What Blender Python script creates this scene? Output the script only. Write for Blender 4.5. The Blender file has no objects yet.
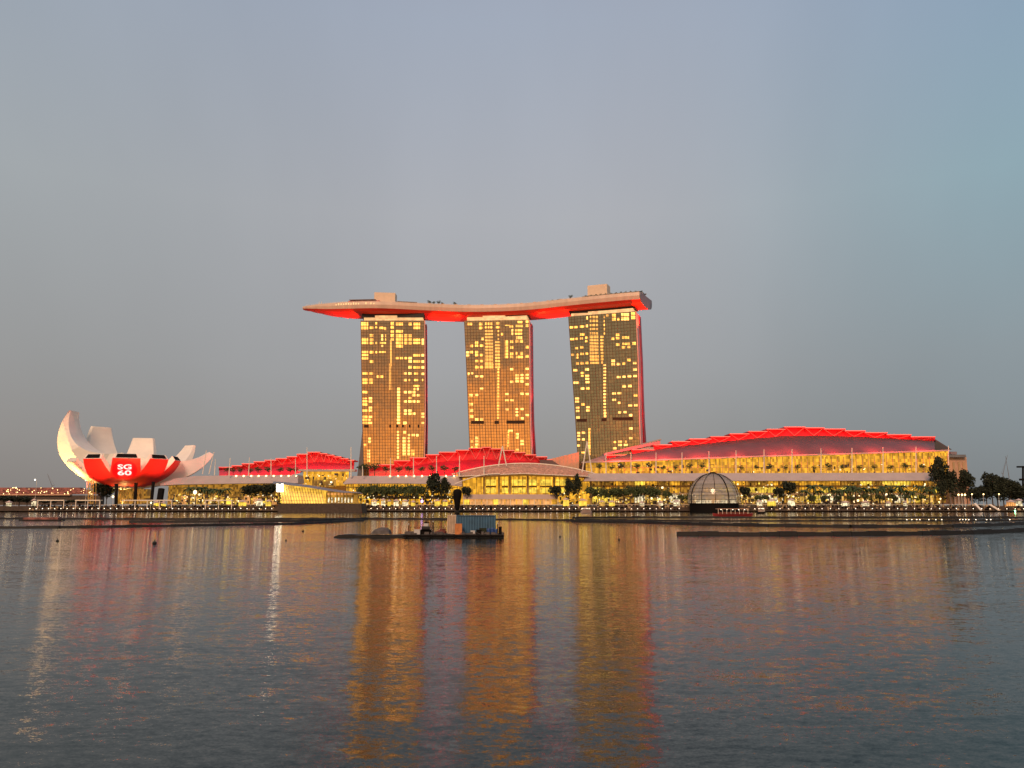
import bpy, bmesh, math, random
from mathutils import Vector, Matrix
from mathutils.bvhtree import BVHTree
R = math.radians
rnd = random.Random(7)
SC = bpy.context.scene
COL = SC.collection

# ------------------------------------------------------------------ camera
F = 770.0
PITCH = math.atan(121.5/F)
CAMZ = 4.8
cd = bpy.data.cameras.new('camera'); cam = bpy.data.objects.new('camera', cd); COL.objects.link(cam)
cd.sensor_width = 36; cd.lens = F/1024*36; cd.clip_start = 0.3; cd.clip_end = 30000
cam.location = (0, 0, CAMZ); cam.rotation_euler = (math.pi/2+PITCH, 0, 0)
SC.camera = cam
# ------------------------------------------------------------------ view
SC.view_settings.view_transform = 'Standard'; SC.view_settings.look = 'None'
SC.view_settings.exposure = 0.0; SC.view_settings.gamma = 1
SC.cycles.use_denoising = True
SC.cycles.max_bounces = 6; SC.cycles.glossy_bounces = 4; SC.cycles.diffuse_bounces = 2
SC.cycles.transparent_max_bounces = 12
SC.cycles.sample_clamp_indirect = 6.0

# ------------------------------------------------------------------ sky: after sunset, the glow is behind the camera
world = bpy.data.worlds.new('World'); SC.world = world; world.use_nodes = True
wn = world.node_tree.nodes; wl = world.node_tree.links
def wmath(op, a, b=None, c=None, clamp=False):
    n = wn.new('ShaderNodeMath'); n.operation = op; n.use_clamp = clamp
    for i, v in enumerate((a, b, c)):
        if v is None: continue
        if isinstance(v, (int, float)): n.inputs[i].default_value = v
        else: wl.new(v, n.inputs[i])
    return n.outputs[0]
def wramp(fac, stops):
    n = wn.new('ShaderNodeValToRGB'); wl.new(fac, n.inputs[0]); e = n.color_ramp.elements
    while len(e) < len(stops): e.new(0.5)
    for i, (p, c) in enumerate(stops): e[i].position = p; e[i].color = (*c, 1)
    return n.outputs[0]
def wsmooth(v, a, b):
    n = wn.new('ShaderNodeMapRange'); n.interpolation_type = 'SMOOTHSTEP'; wl.new(v, n.inputs[0])
    n.inputs[1].default_value = a; n.inputs[2].default_value = b; return n.outputs[0]
def wmix(f, a, b, mode='MIX'):
    n = wn.new('ShaderNodeMix'); n.data_type = 'RGBA'; n.blend_type = mode
    if isinstance(f, (int, float)): n.inputs[0].default_value = f
    else: wl.new(f, n.inputs[0])
    wl.new(a, n.inputs[6])
    if isinstance(b, tuple): n.inputs[7].default_value = (*b, 1)
    else: wl.new(b, n.inputs[7])
    return n.outputs[2]
def srgb(r, g, b):
    f = lambda c: (c/255/12.92) if c/255 <= .04045 else ((c/255+.055)/1.055)**2.4
    return (f(r), f(g), f(b))
SUN_EL = R(38.0)
sky = wn.new('ShaderNodeTexSky'); sky.sky_type = 'NISHITA'; sky.sun_disc = False
sky.sun_elevation = SUN_EL; sky.sun_rotation = R(196); sky.dust_density = 3.0
tc = wn.new('ShaderNodeTexCoord'); sx = wn.new('ShaderNodeSeparateXYZ'); wl.new(tc.outputs['Generated'], sx.inputs[0])
X, Y_, Z = sx.outputs
zz = wmath('MAXIMUM', Z, 0.0)
east = wramp(zz, [(0.0, srgb(139,134,131)), (0.08, srgb(147,145,143)), (0.17, srgb(157,157,158)), (0.36, srgb(167,169,174)),
                  (0.56, srgb(158,167,182)), (0.70, srgb(150,158,178)), (1.0, srgb(100,116,142))])
right = wramp(zz, [(0.0, srgb(120,124,126)), (0.08, srgb(128,136,140)), (0.17, srgb(134,145,150)), (0.36, srgb(138,165,175)), (0.56, srgb(136,160,184)), (1.0, srgb(92,112,142))])
left = wramp(zz, [(0.0, srgb(130,124,120)), (0.08, srgb(142,138,135)), (0.17, srgb(148,148,147)), (0.36, srgb(157,163,166)), (0.56, srgb(150,161,174)), (1.0, srgb(92,110,136))])
sky_col = wmix(wsmooth(X, 0.13, 0.62), east, right)
sky_col = wmix(wsmooth(X, -0.12, -0.66), sky_col, left)
# faint high streaks
nt = wn.new('ShaderNodeTexNoise'); nt.inputs['Scale'].default_value = 1.6; nt.inputs['Detail'].default_value = 4
mp = wn.new('ShaderNodeMapping'); mp.inputs['Scale'].default_value = (2.2, 0.6, 0.9); mp.inputs['Rotation'].default_value = (0, R(24), 0)
wl.new(tc.outputs['Generated'], mp.inputs[0]); wl.new(mp.outputs[0], nt.inputs['Vector'])
streak = wmath('MULTIPLY_ADD', nt.outputs[0], 0.24, 0.88)
cs = wn.new('ShaderNodeCombineColor'); [wl.new(streak, cs.inputs[i]) for i in range(3)]
sky_col = wmix(1.0, sky_col, cs.outputs[0], 'MULTIPLY')
core = wmath('ADD', wmath('MULTIPLY', X, -0.20), wmath('MULTIPLY', Y_, -0.980))
core2 = wmath('ADD', wmath('MULTIPLY', X, -0.35), wmath('MULTIPLY', Y_, -0.937))
zw = wmath('SUBTRACT', zz, wmath('MULTIPLY', wsmooth(core2, 0.965, 0.995), 0.06), clamp=True)
west = wramp(zw, [(0.0, (2.8, 1.18, .32)), (0.06, (2.3, .98, .29)), (0.11, (1.35, .64, .27)), (0.16, (.80, .45, .28)), (0.23, (.50, .35, .29)), (0.45, (.36, .32, .31)), (0.75, (.22, .25, .31)), (1.0, srgb(92,110,138))])
wside = wramp(zz, [(0.0, (.50, .50, .34)), (0.2, (.38, .39, .32)), (0.5, (.28, .28, .30)), (1.0, srgb(92,110,138))])
west_f = wsmooth(Y_, 0.10, -0.55)
wcol = wmix(wsmooth(core, 0.935, 0.985), wside, west)
sky_col = wmix(west_f, sky_col, wcol)
nis = wn.new('ShaderNodeVectorMath'); nis.operation = 'SCALE'; wl.new(sky.outputs[0], nis.inputs[0]); nis.inputs[3].default_value = 0.06
sky_col = wmix(0.95, nis.outputs[0], sky_col)
wl.new(sky_col, wn['Background'].inputs[0]); wn['Background'].inputs[1].default_value = 1.08
# the last warm light from behind the camera
sd = bpy.data.lights.new('sun', 'SUN'); sd.energy = 2.5; sd.angle = R(20); sd.color = (1, .60, .36)
so = bpy.data.objects.new('sun', sd); COL.objects.link(so)
so.rotation_euler = Vector((0.28, 1, -math.tan(SUN_EL)*1.04)).to_track_quat('-Z', 'Y').to_euler()

# ------------------------------------------------------------------ pixel rays
cp, sp = math.cos(PITCH), math.sin(PITCH)
def ray(px, py):
    v = (384-py)/F
    return Vector(((px-512)/F, cp-v*sp, sp+v*cp))
def at(px, py, Y):
    d = ray(px, py); return Vector((0, 0, CAMZ)) + d*(Y/d.y)
def atz(px, py, z):
    d = ray(px, py); return Vector((0, 0, CAMZ)) + d*((z-CAMZ)/d.z)
def zat(py, Y): return at(512, py, Y).z
def xat(px, Y, py=500): return at(px, py, Y).x

# ------------------------------------------------------------------ mesh helpers
class MB:
    def __init__(s): s.v = []; s.f = []
    def add(s, vs, fs):
        o = len(s.v); s.v += [tuple(v) for v in vs]; s.f += [tuple(i+o for i in f) for f in fs]; return s
    def hexa(s, a, b):      # a, b: 4 points each, same winding
        return s.add(list(a)+list(b), [(3,2,1,0), (4,5,6,7), (0,1,5,4), (1,2,6,5), (2,3,7,6), (3,0,4,7)])
    def box(s, x0, x1, y0, y1, z0, z1):
        return s.hexa([(x0,y0,z0), (x1,y0,z0), (x1,y1,z0), (x0,y1,z0)], [(x0,y0,z1), (x1,y0,z1), (x1,y1,z1), (x0,y1,z1)])
    def pbox(s, px0, px1, py0, py1, Y, d):   # front face drawn in pixels at distance Y, depth d going back
        x0, x1 = xat(px0, Y, (py0+py1)/2), xat(px1, Y, (py0+py1)/2)
        return s.box(x0, x1, Y, Y+d, zat(py1, Y), zat(py0, Y))
    def quad(s, a, b, c, d): return s.add([a, b, c, d], [(0, 1, 2, 3)])
    def slab(s, pts, vec):   # polygon extruded along vec
        n = len(pts); pts = [Vector(p) for p in pts]; vec = Vector(vec)
        return s.add(pts+[p+vec for p in pts], [tuple(range(n))[::-1], tuple(range(n, 2*n))] + [(i, (i+1) % n, n+(i+1) % n, n+i) for i in range(n)])
    def tube(s, p0, p1, r0, r1=None, n=6):
        p0 = Vector(p0); p1 = Vector(p1); r1 = r0 if r1 is None else r1
        d = (p1-p0).normalized(); a = d.orthogonal().normalized(); b = d.cross(a)
        ring = lambda p, r: [p+(a*math.cos(t)+b*math.sin(t))*r for t in [2*math.pi*i/n for i in range(n)]]
        return s.add(ring(p0, r0)+ring(p1, r1), [(i, (i+1) % n, n+(i+1) % n, n+i) for i in range(n)] + [tuple(range(n))[::-1], tuple(range(n, 2*n))])
    def loft(s, rings, closed=True, caps=True):
        n = len(rings[0]); o = len(s.v)
        for r in rings: s.v += [tuple(p) for p in r]
        for k in range(len(rings)-1):
            for i in range(n if closed else n-1):
                j = (i+1) % n
                s.f.append((o+k*n+i, o+k*n+j, o+(k+1)*n+j, o+(k+1)*n+i))
        if caps and closed:
            s.f.append(tuple(o+i for i in range(n))[::-1]); s.f.append(tuple(o+(len(rings)-1)*n+i for i in range(n)))
        return s
    def lathe(s, c, prof, n=24):
        c = Vector(c)
        return s.loft([[c+Vector((r*math.cos(2*math.pi*i/n), r*math.sin(2*math.pi*i/n), z)) for i in range(n)] for r, z in prof])
    def blob(s, c, rx, ry, rz, n=10, m=6):
        c = Vector(c); rings = []
        for k in range(m+1):
            t = math.pi*(k/m*0.96+0.02)
            rings.append([c+Vector((rx*math.sin(t)*math.cos(2*math.pi*i/n), ry*math.sin(t)*math.sin(2*math.pi*i/n), -rz*math.cos(t))) for i in range(n)])
        return s.loft(rings)
    def build(s, name, mat, parent=None, smooth=False):
        me = bpy.data.meshes.new(name); me.from_pydata(s.v, [], s.f)
        bm = bmesh.new(); bm.from_mesh(me); bmesh.ops.recalc_face_normals(bm, faces=bm.faces); bm.to_mesh(me); bm.free()
        me.materials.append(mat)
        if smooth:
            for p in me.polygons: p.use_smooth = True
        o = bpy.data.objects.new(name, me); COL.objects.link(o); o.parent = parent
        if parent is not None: o.matrix_parent_inverse = PINV.get(parent.name, Matrix.Identity(4))
        return o
PINV = {}
def tag(o, label=None, cat=None, group=None, kind=None):
    if label: o['label'] = label
    if cat: o['category'] = cat
    if group: o['group'] = group
    if kind: o['kind'] = kind
    return o
def thing(name, label, cat, loc=(0, 0, 0), group=None):
    o = bpy.data.objects.new(name, None); COL.objects.link(o); o.location = loc; o.empty_display_size = 0.5
    PINV[o.name] = Matrix.Translation(-Vector(loc))
    return tag(o, label, cat, group)
def dup(root, loc, label=None, scale=1.0, rz=0.0, group=None):
    r = root.copy(); COL.objects.link(r); r.location = loc; r.rotation_euler = (0, 0, rz); r.scale = (scale,)*3 if not isinstance(scale, tuple) else scale
    if label: r['label'] = label
    if group: r['group'] = group
    for ch in list(root.children):
        c = ch.copy(); COL.objects.link(c); c.parent = r
        for g in list(ch.children):
            d = g.copy(); COL.objects.link(d); d.parent = c
    return r

# ------------------------------------------------------------------ materials
def mat(name, col, rough=0.6, metal=0.0, noise=0.0, nscale=0.5, spec=0.5, stretch=(1, 1, 1)):
    m = bpy.data.materials.new(name); m.use_nodes = True; nt = m.node_tree; b = nt.nodes['Principled BSDF']
    b.inputs['Roughness'].default_value = rough; b.inputs['Metallic'].default_value = metal
    b.inputs['Specular IOR Level'].default_value = spec
    b.inputs['Base Color'].default_value = (*col, 1)
    if noise:
        t = nt.nodes.new('ShaderNodeTexCoord'); mpn = nt.nodes.new('ShaderNodeMapping'); mpn.inputs['Scale'].default_value = stretch
        n = nt.nodes.new('ShaderNodeTexNoise'); n.inputs['Scale'].default_value = nscale; n.inputs['Detail'].default_value = 4
        r = nt.nodes.new('ShaderNodeValToRGB'); e = r.color_ramp.elements
        e[0].position = .3; e[1].position = .7
        e[0].color = (*[max(0, c*(1-noise)) for c in col], 1); e[1].color = (*[min(1, c*(1+noise)) for c in col], 1)
        nt.links.new(t.outputs['Object'], mpn.inputs[0]); nt.links.new(mpn.outputs[0], n.inputs['Vector'])
        nt.links.new(n.outputs[0], r.inputs[0]); nt.links.new(r.outputs[0], b.inputs['Base Color'])
    return m
def emit(name, col, st, var=0.0, cell=(2.0, 2.0, 2.0), base=(.3, .25, .15)):
    """a lit surface; var: brightness differs between cells (rooms, panes) of the given size"""
    m = bpy.data.materials.new(name); m.use_nodes = True; nt = m.node_tree; b = nt.nodes['Principled BSDF']
    b.inputs['Base Color'].default_value = (*base, 1); b.inputs['Roughness'].default_value = .4
    b.inputs['Emission Color'].default_value = (*col, 1); b.inputs['Emission Strength'].default_value = st
    if var:
        t = nt.nodes.new('ShaderNodeTexCoord'); v = nt.nodes.new('ShaderNodeVectorMath'); v.operation = 'DIVIDE'; v.inputs[1].default_value = cell
        fl = nt.nodes.new('ShaderNodeVectorMath'); fl.operation = 'FLOOR'; w = nt.nodes.new('ShaderNodeTexWhiteNoise')
        n2 = nt.nodes.new('ShaderNodeTexNoise'); n2.inputs['Scale'].default_value = .12; n2.inputs['Detail'].default_value = 2
        mr = nt.nodes.new('ShaderNodeMath'); mr.operation = 'MULTIPLY_ADD'; mr.inputs[1].default_value = var*st*1.2; mr.inputs[2].default_value = st*(1-var)
        ml = nt.nodes.new('ShaderNodeMath'); ml.operation = 'MULTIPLY'
        m2 = nt.nodes.new('ShaderNodeMath'); m2.operation = 'MULTIPLY_ADD'; m2.inputs[1].default_value = 1.6; m2.inputs[2].default_value = .2
        L = nt.links.new
        L(t.outputs['Object'], v.inputs[0]); L(v.outputs[0], fl.inputs[0]); L(fl.outputs[0], w.inputs['Vector'])
        L(t.outputs['Object'], n2.inputs['Vector']); L(n2.outputs[0], m2.inputs[0])
        L(w.outputs['Value'], mr.inputs[0]); L(mr.outputs[0], ml.inputs[0]); L(m2.outputs[0], ml.inputs[1]); L(ml.outputs[0], b.inputs['Emission Strength'])
    return m
M = {}
M['white'] = mat('white_cladding', (.62, .58, .52), .5, noise=.08, nscale=.15)
M['pink_wall'] = mat('pale_wall', (.55, .42, .38), .6, noise=.08, nscale=.1)
M['fascia'] = mat('champagne_cladding', (.66, .50, .38), .45, noise=.10, nscale=.25, stretch=(1, 1, .2))
M['grey_metal'] = mat('grey_metal', (.20, .20, .22), .45, .2, noise=.1, nscale=.3)
M['canopy'] = mat('canopy_cladding', (.46, .38, .36), .6, noise=.08, nscale=.12)
M['dark'] = mat('dark_shadow_gap', (.02, .015, .015), .7)
M['black'] = mat('black_paint', (.008, .007, .007), .8, spec=.1)
M['stone'] = mat('terrace_stone', (.07, .05, .038), .8, noise=.3, nscale=.6)
M['deck'] = mat('timber_deck', (.12, .08, .05), .8, noise=.3, nscale=.8)
M['concrete'] = mat('concrete', (.22, .2, .18), .85, noise=.2, nscale=.2)
M['float'] = mat('black_floats', (.006, .005, .005), .7, noise=.5, nscale=2)
M['redlit_petal'] = mat('red_lit_petal_skin', (.75, .035, .025), .45, noise=.10, nscale=.08)  # red floodlight on white petal panels, put into the base colour
M['redlit'] = mat('red_lit_panels', (.55, .012, .03), .5, noise=.25, nscale=.12)  # red wash on grey hall roofs and tower ends is in this colour
M['roofgrey'] = mat('grey_roof_panels', (.075, .066, .072), .5, noise=.15, nscale=.1)
M['soffit'] = mat('red_lit_soffit', (.62, .05, .02), .45, noise=.08, nscale=.05)  # red floodlighting of the deck underside painted into its colour
M['pinklit_side'] = mat('pink_lit_side_wall', (.80, .42, .34), .5, noise=.1, nscale=.1)  # part of the red side wash is mixed into this wall colour
M['mast'] = mat('mast_paint', (.85, .76, .64), .5)
M['leaf'] = mat('foliage_green', (.06, .085, .028), .8, noise=.5, nscale=1.2)
M['leafdark'] = mat('foliage_dark', (.018, .026, .012), .85, noise=.5, nscale=1.0)
M['palmleaf'] = mat('palm_green', (.05, .085, .025), .7, noise=.4, nscale=1.2)
M['bark'] = mat('bark', (.09, .06, .04), .9, noise=.3, nscale=2)
M['tan'] = mat('tan_panels', (.55, .33, .22), .6, noise=.12, nscale=.2)
M['win'] = emit('lit_room', (1.0, .41, .055), 2.9, .45, (3, 3, 3.2))
M['winhot'] = emit('lit_room_bright', (1.0, .45, .09), 3.4, .45, (3, 3, 3.2))
M['winam'] = emit('lit_core_amber', (1.0, .42, .06), 1.5, .25, (2.2, 2.2, 3.2))
M['crown'] = emit('lit_crown', (1.0, .62, .26), .72, .45, (3, 3, 2), base=(.5, .35, .2))
M['hall'] = emit('hall_glow', (1.0, .46, .03), 1.05, .6, (1.7, 50, 2.6), base=(.05, .03, .01))
M['hall2'] = emit('hall_glow_dim', (1.0, .46, .05), .40, .85, (1.3, 50, 1.8), base=(.08, .05, .02))
M['shop'] = emit('shop_glow', (1.0, .56, .10), .9, .85, (1.3, 50, 1.5), base=(.1, .07, .03))
M['shopwhite'] = emit('shop_white', (1.0, .84, .52), 1.3, .85, (1.1, 50, 1.2), base=(.1, .08, .05))
M['shopyel'] = emit('shop_yellow', (1.0, .66, .07), 1.25, .5, (1.6, 50, 1.8), base=(.05, .04, .01))
M['shoporange'] = emit('shop_orange', (1.0, .40, .10), .8, .6, (1.3, 50, 2.0))
M['shopbeige'] = mat('shop_beige_wall', (.42, .30, .17), .7, noise=.15, nscale=.3)
M['lamp'] = emit('lamp_white', (1.0, .84, .62), 7)
M['lampyel'] = emit('lamp_warm', (1.0, .66, .25), 6)
M['panelwhite'] = emit('sign_white', (1.0, .88, .62), 8)
M['deckglow'] = emit('deck_glow', (1.0, .62, .25), 1.3)
M['purple'] = emit('lamp_purple', (.55, .3, 1.0), 5)
M['green'] = emit('lamp_green', (.25, 1.0, .4), 10)
M['led'] = emit('led_red', (1.0, .07, .08), .95)
M['ledhot'] = mat('pink_steel', (.62, .26, .22), .6)
M['text'] = emit('projected_letter_glow', (1.0, .86, .84), 1.0)  # letters glow in place of projected white light
M['projdisc'] = mat('projected_disc_red', (.75, .0, .012), .5)  # red of the projected disc painted as a surface colour
M['brass'] = emit('lit_slats', (1.0, .55, .06), 1.15, .35, (1.5, 50, 2.2), base=(.5, .35, .1))
M['lattice'] = mat('yellow_steel', (.65, .42, .10), .5)

# hotel curtain wall: brass coloured glass that mirrors the evening sky behind the camera
def glass_wall():
    m = bpy.data.materials.new('brass_glass'); m.use_nodes = True; nt = m.node_tree; b = nt.nodes['Principled BSDF']; L = nt.links.new
    t = nt.nodes.new('ShaderNodeTexCoord'); v = nt.nodes.new('ShaderNodeVectorMath'); v.operation = 'DIVIDE'; v.inputs[1].default_value = (3.0, 60, 3.2)
    fl = nt.nodes.new('ShaderNodeVectorMath'); fl.operation = 'FLOOR'; w = nt.nodes.new('ShaderNodeTexWhiteNoise')
    r = nt.nodes.new('ShaderNodeValToRGB'); e = r.color_ramp.elements
    e[0].color = (.39, .275, .15, 1); e[1].color = (.45, .32, .18, 1)
    L(t.outputs['Object'], v.inputs[0]); L(v.outputs[0], fl.inputs[0]); L(fl.outputs[0], w.inputs['Vector']); L(w.outputs['Value'], r.inputs[0]); L(r.outputs[0], b.inputs['Base Color'])
    b.inputs['Metallic'].default_value = 1.0; b.inputs['Roughness'].default_value = .16
    # panes are never perfectly flat
    cb = nt.nodes.new('ShaderNodeVectorMath'); cb.operation = 'SUBTRACT'; cb.inputs[1].default_value = (.5, .5, .5)
    sc = nt.nodes.new('ShaderNodeVectorMath'); sc.operation = 'SCALE'; sc.inputs[3].default_value = .02
    n2 = nt.nodes.new('ShaderNodeTexNoise'); n2.inputs['Scale'].default_value = .05; n2.inputs['Detail'].default_value = 3; L(t.outputs['Object'], n2.inputs['Vector'])
    ad0 = nt.nodes.new('ShaderNodeVectorMath'); ad0.operation = 'SUBTRACT'; L(n2.outputs['Color'], ad0.inputs[0]); ad0.inputs[1].default_value = (.5, .5, .5)
    sc2 = nt.nodes.new('ShaderNodeVectorMath'); sc2.operation = 'SCALE'; sc2.inputs[3].default_value = .08; L(ad0.outputs[0], sc2.inputs[0])
    g = nt.nodes.new('ShaderNodeNewGeometry'); ad = nt.nodes.new('ShaderNodeVectorMath'); ad.operation = 'ADD'; ad2 = nt.nodes.new('ShaderNodeVectorMath'); ad2.operation = 'ADD'
    nm = nt.nodes.new('ShaderNodeVectorMath'); nm.operation = 'NORMALIZE'
    L(w.outputs['Color'], cb.inputs[0]); L(cb.outputs[0], sc.inputs[0]); L(sc.outputs[0], ad.inputs[0]); L(g.outputs['Normal'], ad.inputs[1])
    L(ad.outputs[0], ad2.inputs[0]); L(sc2.outputs[0], ad2.inputs[1]); L(ad2.outputs[0], nm.inputs[0]); L(nm.outputs[0], b.inputs['Normal'])
    return m
M['glass'] = glass_wall()
M['louvre'] = mat('plant_louvre', (.045, .03, .02), .8, spec=.1)
M['fin'] = mat('bronze_fin', (.13, .085, .045), .5, .3)

def water_mat():
    m = bpy.data.materials.new('bay_water'); m.use_nodes = True; nt = m.node_tree; b = nt.nodes['Principled BSDF']; L = nt.links.new
    b.inputs['Base Color'].default_value = (.006, .014, .013, 1); b.inputs['IOR'].default_value = 1.28; b.inputs['Roughness'].default_value = .05
    t = nt.nodes.new('ShaderNodeTexCoord'); sep = nt.nodes.new('ShaderNodeSeparateXYZ'); L(t.outputs['Object'], sep.inputs[0])
    tot = None
    for i, (sc, amp, st, rot, det) in enumerate(WAVES):
        mpn = nt.nodes.new('ShaderNodeMapping'); mpn.inputs['Scale'].default_value = (st, 1, 1); mpn.inputs['Rotation'].default_value = (0, 0, R(rot)); mpn.inputs['Location'].default_value = (i*13.7, i*7.1, i*3)
        n = nt.nodes.new('ShaderNodeTexNoise'); n.inputs['Scale'].default_value = sc; n.inputs['Detail'].default_value = det; n.inputs['Roughness'].default_value = .55
        L(t.outputs['Object'], mpn.inputs[0]); L(mpn.outputs[0], n.inputs['Vector'])
        s1 = nt.nodes.new('ShaderNodeVectorMath'); s1.operation = 'SUBTRACT'; s1.inputs[1].default_value = (.5, .5, .5); L(n.outputs['Color'], s1.inputs[0])
        s2 = nt.nodes.new('ShaderNodeVectorMath'); s2.operation = 'MULTIPLY'; s2.inputs[1].default_value = (amp*XF, amp, 0); L(s1.outputs[0], s2.inputs[0])
        fm = nt.nodes.new('ShaderNodeMapRange'); L(sep.outputs[1], fm.inputs[0]); fm.inputs[1].default_value = 14; fm.inputs[2].default_value = 110
        fm.inputs[3].default_value = 1.15 if sc < 5 else .85; fm.inputs[4].default_value = .7 if sc < 5 else 1.05
        s3 = nt.nodes.new('ShaderNodeVectorMath'); s3.operation = 'SCALE'; L(s2.outputs[0], s3.inputs[0]); L(fm.outputs[0], s3.inputs[3]); s2 = s3
        if tot is None: tot = s2.outputs[0]
        else:
            a = nt.nodes.new('ShaderNodeVectorMath'); a.operation = 'ADD'; L(tot, a.inputs[0]); L(s2.outputs[0], a.inputs[1]); tot = a.outputs[0]
    # the lagoon behind the floating booms is calmer; wind patches elsewhere
    mr = nt.nodes.new('ShaderNodeMapRange'); L(sep.outputs[1], mr.inputs[0]); mr.inputs[1].default_value = 14; mr.inputs[2].default_value = 230; mr.inputs[3].default_value = 1.3; mr.inputs[4].default_value = CALM
    wp = nt.nodes.new('ShaderNodeTexNoise'); wp.inputs['Scale'].default_value = .045; wp.inputs['Detail'].default_value = 3
    mp2 = nt.nodes.new('ShaderNodeMapping'); mp2.inputs['Scale'].default_value = (.5, 1.6, 1); L(t.outputs['Object'], mp2.inputs[0]); L(mp2.outputs[0], wp.inputs['Vector'])
    wr = nt.nodes.new('ShaderNodeMapRange'); L(wp.outputs[0], wr.inputs[0]); wr.inputs[1].default_value = .3; wr.inputs[2].default_value = .7; wr.inputs[3].default_value = .7; wr.inputs[4].default_value = 1.35
    mm = nt.nodes.new('ShaderNodeMath'); mm.operation = 'MULTIPLY'; L(mr.outputs[0], mm.inputs[0]); L(wr.outputs[0], mm.inputs[1])
    sc = nt.nodes.new('ShaderNodeVectorMath'); sc.operation = 'SCALE'; L(tot, sc.inputs[0]); L(mm.outputs[0], sc.inputs[3])
    up = nt.nodes.new('ShaderNodeVectorMath'); up.operation = 'ADD'; up.inputs[1].default_value = (0, 0, 1); L(sc.outputs[0], up.inputs[0])
    nm = nt.nodes.new('ShaderNodeVectorMath'); nm.operation = 'NORMALIZE'; L(up.outputs[0], nm.inputs[0]); L(nm.outputs[0], b.inputs['Normal'])
    return m
WAVES = [(.14, .012, .45, 12, 2), (.6, .10, .42, -8, 3), (2.6, .19, .45, 5, 3), (9.0, .24, .55, -14, 2), (27.0, .22, .7, 20, 1)]
XF = .32; CALM = .5
M['water'] = water_mat()

# ------------------------------------------------------------------ setting
w = MB(); w.add([(-9000, -6000, 0), (9000, -6000, 0), (9000, 9000, 0), (-9000, 9000, 0)], [(0, 1, 2, 3)])
tag(w.build('water', M['water']), 'grey rippled bay water with gold and red reflections', None, kind='structure')
YE = 596.0
g = MB(); g.box(-3000, 3000, 612, 6000, -1, 4.2)
tag(g.build('ground', M['concrete']), kind='structure')
PR_X1 = xat(1300, YE)
pr = MB(); pr.box(-1500, PR_X1, YE, 603, .7, 1.25); pr.box(-1500, PR_X1, 603, 606, -1, 2.6); pr.box(-1500, PR_X1, 606, 609, -1, 3.5); pr.box(-1500, PR_X1, 609, 612, -1, 4.3)
tag(pr.build('promenade', M['stone']), kind='structure')
pl = MB()
for i in range(-70, 75): pl.tube((i*9.0, 597, -1), (i*9.0, 597, .7), .35, n=6)
o = pl.build('promenade_piles', M['black']); tag(o, kind='structure')

# ------------------------------------------------------------------ lights of the place
def spot(name, loc, target, power, col, ang=40, blend=.5, rad=.4):
    d = bpy.data.lights.new(name, 'SPOT'); d.energy = power; d.color = col; d.spot_size = R(ang); d.spot_blend = blend; d.shadow_soft_size = rad
    o = bpy.data.objects.new(name, d); COL.objects.link(o); o.location = loc
    o.rotation_euler = (Vector(target)-Vector(loc)).to_track_quat('-Z', 'Y').to_euler(); return o
def area(name, loc, target, power, col, sxx, syy):
    d = bpy.data.lights.new(name, 'AREA'); d.shape = 'RECTANGLE'; d.size = sxx; d.size_y = syy; d.energy = power; d.color = col
    o = bpy.data.objects.new(name, d); COL.objects.link(o); o.location = loc
    o.rotation_euler = (Vector(target)-Vector(loc)).to_track_quat('-Z', 'Y').to_euler(); return o
RED = (1.0, .035, .03)

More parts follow.
